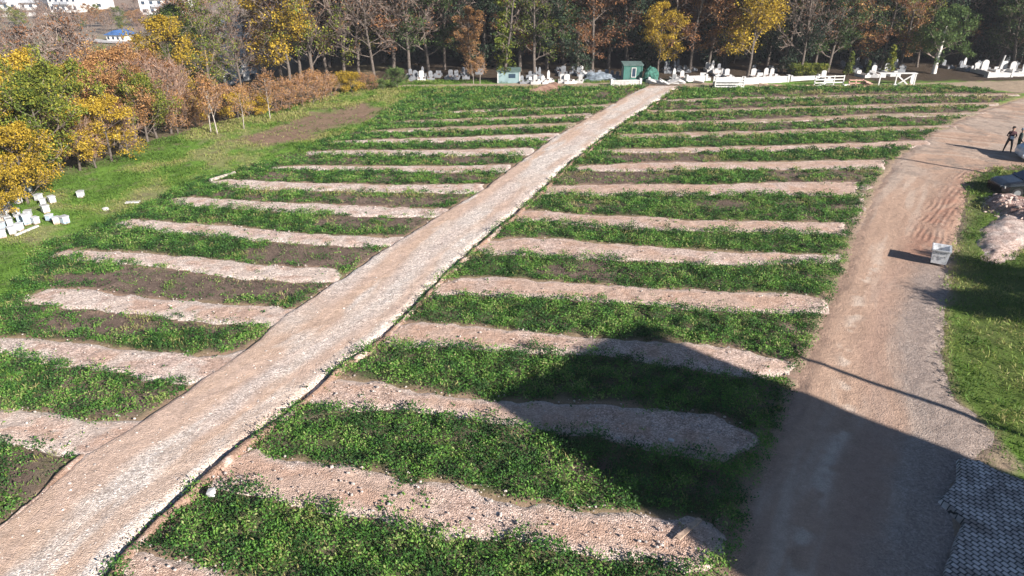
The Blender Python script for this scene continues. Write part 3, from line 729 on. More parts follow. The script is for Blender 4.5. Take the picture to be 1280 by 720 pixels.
for s_ in range(3): P_('bush', 'orange', 185 + s_, H=3.0, r=.06, per=3, rad=.35, size=.14, spread=.5, nb=(20, 7, 5), clear=.02, lift=.9, twig=.014, twigc='pinktwig', thin=.6)
for s_ in range(2): P_('goldbush', 'gold', 190 + s_, H=3.0, r=.06, per=9, rad=.4, size=.16, spread=.5, nb=(14, 6, 4), clear=.02, lift=.7, twig=.014)
P_('greenbush', 'mid', 195, H=3.0, r=.06, per=9, rad=.35, size=.16, spread=.5, nb=(14, 6, 4), clear=.02, lift=.7, leafmat=LM['mid'])
P_('whitetrunk', 'mid', 200, H=8.2, r=.34, per=18, rad=.65, size=.25, spread=.36, nb=(20, 6, 4), clear=.16, lift=.6, limbs=False, bark=M_lime_wash, leafmat=LM['mid'])
def column_leaves(rg, H):
    n = 110; z = rg.uniform(1.2, H * .95, n); a = rg.uniform(0, 2 * PI, n); q = rg.uniform(.2, 1.2, n) * (1.1 - z / H * .5)
    return leaves_at(rg, np.stack([np.cos(a) * q, np.sin(a) * q, z], 1), 26, .45, .22)
P_('ivy', 'lime', 205, H=12, r=.2, per=0, spread=.12, nb=(14, 4, 3), clear=.3, extra=column_leaves, leafmat=LM['lime'])
def cone_leaves(rg, H):
    n = 90; z = rg.uniform(.15, H * .97, n); a = rg.uniform(0, 2 * PI, n); q = (1 - z / H) * H * .23 * rg.uniform(.6, 1, n) + .05
    return leaves_at(rg, np.stack([np.cos(a) * q, np.sin(a) * q, z], 1), 22, .18, .13)
P_('cypress', 'lime', 206, H=2.6, r=.05, per=0, spread=.08, nb=(6, 2, 2), clear=.1, extra=cone_leaves, leafmat=LM['lime'])
P_('vineyard', 'lime', 207, H=1.0, r=.03, per=12, rad=.3, size=.13, spread=.6, nb=(10, 4, 3), clear=.02, lift=.5, leafmat=LM['lime'])

def plant(kind, x, y, sc=1.0, name='tree', look=None, tail=None, cat='tree', group=None, rz=None, z=None, lab=None, zs=None):
    tr, cr = random.choice(PROTO[kind])
    o = empty(name, (x, y, hz(x, y) - .05 if z is None else z), random.uniform(0, 6.28) if rz is None else rz)
    o.scale = (sc, sc, sc * (zs or 1.0))
    a = bpy.data.objects.new('trunk', tr); C.objects.link(a); a.parent = o
    b_ = bpy.data.objects.new('crown', cr); C.objects.link(b_); b_.parent = o
    tag(o, lab, cat, group)
    if look: later(o, look, tail)
    return o
LOOK = {'bare': 'bare grey brown tree', 'gold': 'golden leaved tree', 'rust': 'rust brown leaved tree', 'orange': 'orange leaved tree', 'lime': 'yellow green leaved tree', 'green': 'deep green leafy tree', 'dark': 'dark evergreen tree'}
SECT = [(330, 'in the wood left of the orange hedge'), (480, 'in the wood behind the orange hedge'), (620, 'in the wood left of the pale shed'), (780, 'in the wood between the two sheds'),
        (920, 'in the wood behind the green shed'), (1060, 'in the wood behind the white grave walls'), (1190, 'around the whitewashed tree'), (9999, 'in the wood at far right')]
def sect(x, y):
    px = float(PX(x, y)[0])
    for a, s_ in SECT:
        if px < a: return s_
# front row, from the photograph: (image x, metres away, kind, scale)
FRONT = [(206,66,'lime',.50),(228,62,'gold',.72),(222,74,'bare',.7),(248,76,'rust',.75),(262,70,'lime',.8),(268,78,'lime',.7),(300,76,'bare',.7),(244,72,'green',.7),(362,76,'gold',.9),(350,84,'rust',.95),(376,78,'bare',.95),(392,77,'lime',1.0),(334,86,'orange',.9),
 (408,84,'rust',.9),(430,80,'bare',1.0),(448,82,'lime',.95),(468,79,'bare',.95),(492,83,'rust',1.0),(512,80,'bare',1.0),(536,82,'green',.95),(556,84,'bare',.95),(604,84,'dark',.9),(590,80,'orange',.55),(650,83,'rust',.95),(668,80,'lime',.9),
 (684,84,'green',.95),(706,83,'dark',.85),(722,84,'orange',.8),(740,82,'rust',.85),(760,85,'rust',1.0),(784,86,'dark',1.0),(822,81,'gold',.62),(842,87,'rust',1.0),(862,82,'rust',.9),(884,84,'orange',.95),(905,86,'dark',.9),(934,78,'gold',.95),
 (958,84,'lime',.9),(976,82,'dark',.8),(1000,80,'bare',.9),(1018,86,'lime',.8),(1034,82,'green',.8),(1060,85,'orange',.85),(1078,86,'dark',.85),(1100,84,'rust',.85),(1124,85,'lime',.85),(1146,86,'orange',.8),(1200,90,'rust',.9),(1226,92,'dark',.9),(1246,86,'dark',.8),(1268,84,'green',.85),(1290,84,'rust',.7),(1320,86,'bare',.9),(1350,84,'green',.9)]
def at_depth(px, Yw):
    for _ in range(1): dep = Yw * CP + CAMH * SP
    return (px - 640) * dep / FPX, Yw
WOODG = 'trees of the wood behind the field'
for px_, Yw, k, sc in FRONT:
    x, y = at_depth(px_, Yw)
    plant(k, x, y, sc * random.uniform(.95, 1.08), {'bare': 'bare_tree', 'dark': 'evergreen_tree', 'green': 'evergreen_tree'}.get(k, 'autumn_tree'), LOOK[k], sect(x, y), 'tree', WOODG)
# second row
x = -44
while x < 104:
    k = random.choice(['bare', 'rust', 'dark', 'green', 'lime', 'dark', 'rust', 'dark', 'orange'])
    y = 92 + random.uniform(-3, 4)
    if not (-43 < x < -27):
        plant(k, x, y, random.uniform(.9, 1.15), {'bare': 'bare_tree', 'dark': 'evergreen_tree', 'green': 'evergreen_tree'}.get(k, 'autumn_tree'), LOOK[k], sect(x, y), 'tree', WOODG)
    x += random.uniform(2.6, 3.8)
x = -16  # low evergreens added to make the space under the trees dark
while x < 80:
    plant('dark', x, 90 + random.uniform(-1.5, 2.5), random.uniform(.32, .5), 'added_dark_shrub', 'added low dark evergreen', sect(x, 90), 'shrub', 'low evergreens added to darken the wood', zs=.9)
    x += random.uniform(2.2, 3.6)
# the closed mass of the wood behind them
def mass(name, pts, kinds, label, cat):
    V, F, T, MI = [], [], [], []; o_ = 0; mats = [M_bark]
    for kk in kinds:
        for tr, cr in PROTO[kk]:
            for m_ in cr.materials:
                if m_ not in mats: mats.append(m_)
    for (x, y, sc, kk) in pts:
        for me, iscr in zip(random.choice(PROTO[kk]), (0, 1)):
            n = len(me.vertices); co = np.empty(n * 3, np.float32); me.vertices.foreach_get('co', co); co = co.reshape(-1, 3)
            f = np.empty(len(me.polygons) * 4, np.int32)
            if len(me.loops) != len(f): continue
            me.loops.foreach_get('vertex_index', f); f = f.reshape(-1, 4)
            mi = np.zeros(len(f), np.int32); me.polygons.foreach_get('material_index', mi)
            a = random.uniform(0, 6.28); ca, sa = math.cos(a), math.sin(a)
            co = np.stack([(co[:, 0] * ca - co[:, 1] * sa) * sc + x, (co[:, 0] * sa + co[:, 1] * ca) * sc + y, co[:, 2] * sc + hz(x, y)], 1)
            rem = np.array([mats.index(m_) if m_ in mats else 0 for m_ in me.materials]); MI.append(rem[mi])
            if iscr: t_ = np.empty(n, np.float32); me.attributes['tint'].data.foreach_get('value', t_)
            else: t_ = np.full(n, .5, np.float32)
            V.append(co); F.append(f + o_); T.append(t_); o_ += n
    me = np_mesh(name, np.concatenate(V), np.concatenate(F), None, np.concatenate(T))
    for m_ in mats: me.materials.append(m_)
    me.polygons.foreach_set('material_index', np.concatenate(MI))
    return tag(link(name, me), label, cat, kind='stuff')
pts = []
for row, y0 in enumerate((101, 108)):
    x = -33
    while x < 105:
        pts.append((x + random.uniform(-1, 1), y0 + random.uniform(-2.5, 2.5), random.uniform(.9, 1.2), random.choice(['dark', 'dark', 'dark', 'bare', 'green', 'rust']))); x += 3.4
mass('woodland', pts, ['dark', 'bare', 'green', 'rust'], 'dark closed mass of the wood behind the cemetery trees', 'woodland')

def T1(kind, px, py, sc, name, lab, cat='tree', group=None, zs=None):
    x, y = G(px, py); return plant(kind, x, y, sc, name, cat=cat, group=group, lab=lab, zs=zs)
T1('ivy', 630, 103.5, .95, 'ivy_covered_tree', 'slim tree wrapped in yellow green climber standing in front of pale shed')
T1('whitetrunk', 1167, 92, .88, 'broadleaf_tree', 'round green tree with whitewashed trunk standing alone at the wood edge')
T1('cypress', 1110, 92, 1.2, 'small_conifer', 'small bright yellow green conifer behind white headstones', 'conifer')
T1('cypress', 1084, 93, .6, 'small_conifer', 'tiny dark conifer left of the bright conifer among graves', 'conifer')
T1('cypress', 1060, 94, 1.0, 'small_conifer', 'loose dull conifer right of the clipped yellow hedge', 'conifer')
# clipped yellow hedge plants
for i, px_ in enumerate((992, 1000, 1008, 1016, 1024)):
    x, y = G(px_, 93.5); plant('vineyard', x, y, 1.25, 'hedge_shrub', 'low yellow green hedge shrub', 'behind the long white kerb', 'shrub', 'yellow green hedge behind the white kerb', zs=.9)
# hedge row along the left of the field
HB = [(238,152,'bush',1.3),(252,150,'goldbush',1.0),(268,150,'bush',1.35),(284,148,'bush',1.4),(298,150,'goldbush',1.1),(312,146,'bush',1.3),(330,146,'goldbush',.9),(345,142,'bush',1.25),(362,138,'bush',1.3),(378,134,'bush',1.3),(392,130,'bush',1.35),(404,126,'bush',1.35),(415,122,'bush',1.0),(430,116,'goldbush',.95),(440,117,'goldbush',1.0),(456,114,'bush',.9),(466,114,'bush',.8),(478,113,'greenbush',.6),(497,111,'greenbush',1.05),(246,160,'bush',.9),(222,166,'bush',1.4)]
HL = {'bush': 'orange brown twiggy bush', 'goldbush': 'yellow leaved bush', 'greenbush': 'green leafy bush'}
for px_, py_, k, sc in HB:
    x, y = G(px_, py_); plant(k, x, y, sc * .66, 'hedge_bush', HL[k], 'in the hedge beside the field', 'bush', 'bushes of the hedge left of the field')
for px_, py_, sc in ((264, 167, .95), (272, 168, 1.05), (305, 161, .8), (338, 149, .9), (600, 105, .7), (592, 105, .6)):
    x, y = G(px_, py_); plant('sapling', x, y, sc, 'young_tree', 'thin young tree with pale stem', 'along the field edge', 'tree', 'young pale stemmed trees at the field edge')
# left bank trees : image x of centre, metres away, kind, scale
LB = [(8,33.5,'bankgold',.5),(35,36,'bankgold',.62),(-30,34,'banklime',.6),(-8,38,'bankgold',.75),(55,39,'banklime',.8),(18,40,'banklime',.74),(78,42,'bankbare',.62),(62,45,'banklime',.78),(100,42.5,'bankgold',.55),(120,43,'bankbare',.55),(97,46,'banklime',.84),(38,48,'bankgold',.95),(80,50,'bankgold',.8),
 (125,47.5,'bankorange',.62),(140,44.5,'bankgold',.6),(150,48,'bankorange',.7),(170,50,'bankorange',.72),(130,54,'bankorange',.8),(165,56,'bankorange',.88),(185,49.5,'banklime',.65),(196,51,'bankbare',.85),(214,52.5,'bankbare',.8),(205,56,'bankbare',.8),(185,60,'bankorange',.8),(-12,52,'bankorange',.85),(-45,44,'bankgold',1.0),(60,57,'bankgold',.8),(100,60,'bankorange',.75),(222,60,'bankbare',.7),(160,46.3,'bankbare',.5)]
LL = {'bankgold': 'rounded golden tree', 'banklime': 'rounded yellow green tree', 'bankorange': 'rounded orange tree', 'bankbare': 'reddish bare thicket tree'}
for px_, Yw, k, sc in LB:
    x, y = at_depth(px_, Yw)
    plant(k, x, y, sc, 'bank_tree', LL[k], 'above the white hives' if px_ < 110 else 'on the left bank', 'tree', 'autumn trees on the left bank')
# valley trees further left
VB = []
r2 = random.Random(5)
for i in range(60):
    px_ = r2.uniform(-60, 235); Yw = r2.uniform(70, 128)
    VB.append((px_, Yw, r2.choice(['bankgrey', 'bankgrey', 'bankgrey', 'bankbare', 'banklime', 'bankgrey']), r2.uniform(.8, 1.25)))
VL = {'bankgrey': 'bare grey valley tree', 'bankbare': 'bare reddish valley tree', 'banklime': 'pale green valley tree', 'bankorange': 'orange valley tree', 'green': 'dark green valley tree'}
for px_, Yw, k, sc in VB:
    x, y = at_depth(px_, Yw)
    plant(k, x, y, sc * (1.15 if px_ < 110 else .7), 'valley_tree', VL[k], 'beyond the left bank', 'tree', 'trees in the valley beyond the left bank')
for i in range(52):
    px_ = r2.uniform(-20, 245); Yw = r2.uniform(208, 268)
    k = r2.choice(['bankbare', 'bankbare', 'bankorange', 'bankgrey', 'banklime'])
    x, y = at_depth(px_, Yw)
    plant(k, x, y, r2.uniform(.45, .8), 'hillside_tree', VL[k].replace('valley', 'hillside'), 'below the distant white buildings', 'tree', 'trees on the far hillside')
# trees out of frame on the right whose shade falls on the verge
for i, (x, y, k, sc) in enumerate(((26.9, 16.6, 'whitetrunk', .74), (28.0, 20.2, 'whitetrunk', .72), (20.6, 12.2, 'greenbush', .9), (31.0, 16.5, 'whitetrunk', .7), (29.5, 14.0, 'whitetrunk', .65))):
    plant(k, x, y, sc, 'roadside_tree', 'leafy roadside tree', 'beside the right verge', 'tree', 'trees beside the right verge')

# ------------------------------------------------------------------ air
m = bpy.data.materials.new('haze'); m.use_nodes = True; t = m.node_tree
t.nodes.remove(t.nodes['Principled BSDF']); pv = N(t, 'ShaderNodeVolumePrincipled'); pv.inputs['Density'].default_value = .0003
pv.inputs['Color'].default_value = (.86, .90, 1.0, 1); t.links.new(pv.outputs[0], t.nodes['Material Output'].inputs['Volume'])
tag(MB().box((-60, 180, 7.5), (500, 500, 36)).build('haze', m), 'thin pale haze over the valley', 'haze', kind='stuff')

# ------------------------------------------------------------------ buildings
def building(name, x, y, w_, d_, H, rz, lab, wall=None, storeys=4, bays=5, roof='flat', z=None, balc=True, roofm=None):
    wall = wall or M_wall; b_ = empty(name, (x, y, hz(x, y) if z is None else z), rz, label=lab, cat='building')
    MB().box((0, 0, H / 2 - .5), (w_, d_, H + 1)).build('wall', wall, b_)
    if roof == 'flat': MB().box((0, 0, H + .15), (w_ + .5, d_ + .5, .3)).box((0, 0, H + .6), (w_ * .4, d_ * .4, .62)).build('roof', M_rail, b_)
    else: MB().prism([(-w_ / 2 - .5, H + .003), (w_ / 2 + .5, H + .003), (0, H + w_ * .22)], -d_ / 2 - .5, d_ / 2 + .5).build('roof', roofm or M_tile, b_)
    sh = H / storeys; bw = w_ / bays
    for s_ in range(storeys):
        for k in range(bays):
            for side in (-1, 1):
                wx = -w_ / 2 + bw * (k + .5); wz = s_ * sh + sh * .55; yy = side * d_ / 2
                f = MB().box((wx, yy + side * .03, wz), (bw * .5, .10, sh * .5)).build('window', M_paintw, b_)
                MB().box((wx, yy + side * .09, wz), (bw * .42, .03, sh * .42)).build('pane', M_glass, f)
        if balc:
            MB().box((0, -d_ / 2 - .6, s_ * sh + .12), (w_ * .5, 1.2, .14)).box((0, -d_ / 2 - 1.17, s_ * sh + .65), (w_ * .5, .06, .9)).build('balcony', M_rail if s_ % 2 else M_paintw, b_)
    return b_
def far_b(px_, Yw): return at_depth(px_, Yw)
x, y = far_b(204, 288); building('apartment_building', x, y, 17, 12, 14, .25, 'white apartment block with dark windows at top of photo beside golden trees', storeys=5, bays=6)
x, y = far_b(84, 292); building('apartment_building', x, y, 12, 10, 12, -.1, 'white apartment block with blue grey roof above the hillside', storeys=4, bays=5)
x, y = far_b(40, 300); building('apartment_building', x, y, 15, 10, 11, .1, 'pale apartment block second from the top left corner', storeys=4, bays=5)
x, y = far_b(8, 298); building('apartment_building', x, y, 13, 10, 12, -.15, 'pale apartment block in the very top left corner', storeys=4, bays=4)
x, y = far_b(108, 305); building('apartment_building', x, y, 14, 10, 9, .1, 'plain white house block right of the blue grey roofed block', storeys=3, bays=4)
x, y = far_b(299, 97); building('white_house', x, y, 4.4, 5, 4.2 - hz(x, y), .25, 'white building glimpsed between bare trunks left of the hedge', storeys=5, bays=3, balc=False)
x, y = far_b(141, 196); building('blue_roofed_shed', x, y, 5.5, 4, 1.6, -.15, 'low white shed with bright blue roof in the valley', storeys=1, bays=4, roof='gable', balc=False, roofm=M_blue)
# retaining wall below the far blocks
a = at_depth(-20, 268); b2 = at_depth(64, 272)
o = empty('retaining_wall', (a[0], a[1], hz(*a)), math.atan2(b2[1] - a[1], b2[0] - a[0]), label='long pale retaining wall below the far left apartment blocks', cat='wall')
L_ = math.dist(a, b2); MB().box((L_ / 2, 0, .6), (L_, .4, 1.2)).build('wall_face', M_conc, o); MB().box((L_ / 2, 0, 1.27), (L_ + .1, .6, .14)).build('coping', M_paintw, o)
# valley road by the shed
a = at_depth(86, 198); b2 = at_depth(118, 190); c2 = at_depth(180, 186)
def strip_road(name, pts, wd, mat, lab):
    V, F = [], []; pts = dens(pts, 3.0)
    for i, p in enumerate(pts):
        q0 = pts[max(0, i - 1)]; q1 = pts[min(len(pts) - 1, i + 1)]; d = math.atan2(q1[1] - q0[1], q1[0] - q0[0]); nx, ny = -sin(d) * wd / 2, cos(d) * wd / 2
        for s_ in (-1, 1): V.append((p[0] + nx * s_, p[1] + ny * s_, hz(*p) + .25))
    F = [(2 * i, 2 * i + 2, 2 * i + 3, 2 * i + 1) for i in range(len(pts) - 1)]
    o = link(name, np_mesh(name, V, F), mat); tag(o, lab, 'road', kind='structure')
strip_road('valley_road', [a, b2, c2], 4.0, M_conc, 'pale road passing the blue roofed shed in the valley')
# the tall building behind the camera whose shadow lies over road and beds
HB_ = 16.0; Ls = HB_ / tan(SUN_EL)
Bc = np.array(G(790, 408)) + np.array(SUNXY) * Ls; Cc = np.array(G(615, 495)) + np.array(SUNXY) * Ls
ax = (Bc - Cc); wid = float(np.linalg.norm(ax)); ang = math.atan2(ax[1], ax[0]); mid = (Bc + Cc) / 2
nv = np.array((math.cos(ang + PI / 2), math.sin(ang + PI / 2)))
if nv @ np.array(SUNXY) < 0: nv = -nv
ctr = mid + nv * 4.5
building('tall_house', float(ctr[0]), float(ctr[1]), wid, 9, HB_ - .3, ang, 'tall narrow rendered house behind the viewer at right of the road', M_wall2, 5, 3, z=0)

# ------------------------------------------------------------------ poles
def pole(x, y, H, lab):
    o = empty('utility_pole', (x, y, 0), .8, label=lab, cat='pole', group='utility poles right of the dirt road')
    MB().tube((0, 0, -.2), (0, 0, H), .16, .09, 10).build('post', M_pole, o)
    MB().box((0, 0, H - .35), (1.3, .09, .09)).build('crossarm', M_wood, o)
    for s_ in (-.55, 0, .55): MB().tube((s_, 0, H - .31), (s_, 0, H - .12), .04, .03, 8).build('insulator', M_paintw, o)
t1 = np.array(G(962, 432)) + np.array(SUNXY) * (9.2 / tan(SUN_EL)); pole(float(t1[0]), float(t1[1]), 9.2, 'concrete utility pole standing nearest, right of the block paving')
t1 = np.array(G(1035, 183)) + np.array(SUNXY) * (9.2 / tan(SUN_EL)); pole(float(t1[0]), float(t1[1]), 9.2, 'unseen concrete pole beyond the verge, added to cast a wire-like shadow')  # pole out of view, added to cast the thin shadow of a cable

# ------------------------------------------------------------------ small open bin on the road
def tub():
    x0, y0 = G(1171, 333)
    o = empty('metal_container', (x0 + .2, y0 + .3, .02), R(-30), label='small open topped white metal container standing on the dirt road', cat='container')
    t0, tp, H = .31, .37, .76; w2, d2 = .34, .42
    bm = bmesh.new()
    def ring(sx, sy, z): return [bm.verts.new(p) for p in ((-sx, -sy, z), (sx, -sy, z), (sx, sy, z), (-sx, sy, z))]
    A = ring(w2 * .88, d2 * .80, .10); B = ring(w2, d2, H); D = ring(w2 - .03, d2 - .03, H); E_ = ring(w2 * .88 - .03, d2 * .8 - .03, .13)
    for P, Q in ((A, B), (B, D), (D, E_)):
        for i in range(4): bm.faces.new((P[i], P[(i + 1) % 4], Q[(i + 1) % 4], Q[i]))
    bm.faces.new(A[::-1]); bm.faces.new(E_)
    bmesh.ops.recalc_face_normals(bm, faces=bm.faces); me = bpy.data.meshes.new('tub'); bm.to_mesh(me); bm.free(); link('tub', me, M_bin, o)
    m_ = MB()
    for s_ in (-1, 1): m_.box((0, s_ * (d2 + .015), H - .02), (2 * w2 + .07, .04, .05)).box((s_ * (w2 + .015), 0, H - .02), (.04, 2 * d2 - .01, .05))
    m_.build('rim', M_zinc, o)
    for s_ in (-1, 1):
        for q in (-1, 1): wh = MB().tube((s_ * .26 - .025, q * .2, .06), (s_ * .26 + .025, q * .2, .06), .06, .06, 12).build('wheel', M_rubber, o)
    for s_ in (-1, 1): MB().tube((s_ * (w2 + .02), -.12, H - .18), (s_ * (w2 + .02), .12, H - .18), .02, .02, 8).build('handle', M_zinc, o)
    # faded smudged markings on the near face
    M_mark = simple('faded_marking', (.28, .29, .31), .7, .2, 9)
    mk = MB(); rr = random.Random(3); n_ = Vector((0, -1, .105)).normalized()
    for i, (mx, mz, mw, mh) in enumerate(((-.20, .62, .05, .09), (-.13, .60, .10, .035), (-.02, .63, .045, .10), (.07, .60, .12, .035), (-.2, .46, .09, .04), (-.06, .44, .05, .08), (.05, .42, .13, .05), (.16, .46, .05, .05), (.0, .33, .12, .04))):
        yy = -(d2 * .8 + (d2 * .2) * (mz - .10) / .68) - .004
        mk.box((mx, yy, mz), (mw, .006, mh), rx=-.105, ry=rr.uniform(-.15, .15))
    mk.build('marking', M_mark, o)
tub()

# ------------------------------------------------------------------ cars
def car_mat(name, col, rough=.25):
    m, t, b = new_mat(name, rough, .5); b.inputs['Coat Weight'].default_value = .6; b.inputs['Coat Roughness'].default_value = .08
    tc = N(t, 'ShaderNodeTexCoord'); n = N(t, 'ShaderNodeTexNoise', i_Scale=2.5, i_Detail=6.0); t.links.new(tc.outputs['Object'], n.inputs['Vector'])
    t.links.new(ramp(t, n.outputs[0], [(.35, [c * .8 for c in col]), (.6, col)]), b.inputs['Base Color']); return m
def car(x, y, rz, paint, lab, H=1.5, Lg=4.2, van=False):
    o = empty('parked_car', (x, y, .0), rz, label=lab, cat='car')
    hw = .87; k = H / 1.5
    # x forward: stations (x, z_low, z_belt, z_top, roof halfwidth)
    if van: st = [(2.10,.38,.62,.66,.60),(2.02,.24,.80,.86,.70),(1.75,.20,.92,1.0,.76),(1.15,.2,1.00,1.12,.74),(.55,.2,1.02,1.80,.70),(.2,.2,1.02,1.86,.72),(-.6,.2,1.02,1.90,.73),(-1.5,.2,1.02,1.88,.73),(-1.98,.22,1.0,1.80,.70),(-2.10,.34,.95,1.1,.72)]
    else: st = [(2.10,.38,.58,.62,.60),(2.02,.24,.72,.76,.68),(1.75,.18,.80,.86,.74),(1.05,.18,.88,.98,.74),(.35,.18,.92,1.40,.62),(-.1,.18,.92,1.48,.62),(-.8,.18,.93,1.47,.61),(-1.35,.18,.94,1.36,.60),(-1.9,.2,.93,1.02,.68),(-2.08,.34,.85,.90,.66)]
    bm = bmesh.new(); rings = []
    for (sx, zl, zb, zt, rw) in st:
        e = .86 if abs(sx) > 2.0 else 1.0
        pr = [(hw * e * .9, zl), (hw * e, zl + .12), (hw * e, zb - .12), (hw * e * .97, zb), (rw + (.1 if zt - zb > .3 else 0) * 0, zt - .05 if zt - zb > .3 else zt - .02), (rw * .8, zt)]
        pts = pr + [(-a, b) for a, b in pr[::-1]]
        rings.append([bm.verts.new((sx, a, b)) for a, b in pts])
    for A, B in zip(rings[:-1], rings[1:]):
        n = len(A)
        for i in range(n): bm.faces.new((A[i], A[(i + 1) % n], B[(i + 1) % n], B[i]))
    bm.faces.new(rings[0]); bm.faces.new(rings[-1][::-1])
    bmesh.ops.recalc_face_normals(bm, faces=bm.faces)
    es = [e for e in bm.edges if len(e.link_faces) == 2 and e.calc_face_angle(0) > .5]
    bmesh.ops.bevel(bm, geom=es, offset=.03, segments=2, affect='EDGES')
    me = bpy.data.meshes.new('body'); bm.to_mesh(me); bm.free(); link('body', me, paint, o)
    # glass, slightly proud
    i0, i1 = (3, 4)
    a, b_ = st[i0], st[i1]
    def quadslab(name, pts, mat, nrm, th=.012):
        bm = bmesh.new(); nrm = Vector(nrm).normalized(); A = [bm.verts.new(Vector(p) + nrm * .008) for p in pts]; B = [bm.verts.new(Vector(p) + nrm * (.008 + th)) for p in pts]; n = len(pts)
        for i in range(n): bm.faces.new((A[i], A[(i + 1) % n], B[(i + 1) % n], B[i]))
        bm.faces.new(A[::-1]); bm.faces.new(B); bmesh.ops.recalc_face_normals(bm, faces=bm.faces)
        me = bpy.data.meshes.new(name); bm.to_mesh(me); bm.free(); return link(name, me, mat, o)
    dz = b_[3] - a[3]; dx = a[0] - b_[0]
    quadslab('windscreen', [(a[0] - .06 * dx, -.62, a[3] + .06 * dz), (a[0] - .06 * dx, .62, a[3] + .06 * dz), (b_[0] + .1 * dx, .52, b_[3] - .1 * dz), (b_[0] + .1 * dx, -.52, b_[3] - .1 * dz)], M_glass, (dz, 0, dx))
    for s_ in (-1, 1):
        zb = st[5][2] + .06; zt = st[5][3] - .16; rw = st[5][4]; yb = hw * .955; yt = rw + (hw - rw) * .12
        for xa, xb, sl in ((.50, -.32, .28), (-.40, -1.22, .0)):
            quadslab('side_window', [(xa, s_ * yb, zb), (xb, s_ * yb, zb), (xb, s_ * yt, zt), (xa - sl, s_ * yt, zt)], M_glass, (0, s_, .3), .012)
        quadslab('headlight', [(1.95, s_ * .80, .56), (1.95, s_ * .80, .70), (2.07, s_ * .52, .68), (2.07, s_ * .52, .55)], M_paintw, (1, s_ * .5, 0), .03)
        MB().box((.72, s_ * .97, .98 * (1.06 if van else 1)), (.12, .16, .12), bev=.02).build('mirror', paint, o)
        for wx in (1.30, -1.30):
            t_ = MB().tube((wx, s_ * .70, .31), (wx, s_ * .885, .31), .31, .31, 24).build('wheel', M_rubber, o)
            MB().tube((wx, s_ * .86, .31), (wx, s_ * .895, .31), .20, .18, 16).build('rim', M_rim, t_)
    return o
cx, cy = G(1277, 203)
car(cx + 2.15, cy + .15, PI - .28, car_mat('pale_blue_paint', (.52, .62, .72)), 'pale blue van parked beside two people at the right edge', van=True, H=1.9)
cx, cy = G(1253, 249)
car(cx + 2.15, cy + .75, PI - .12, car_mat('black_paint', (.012, .013, .016), .18), 'black car parked behind the rubble heap at the right edge')

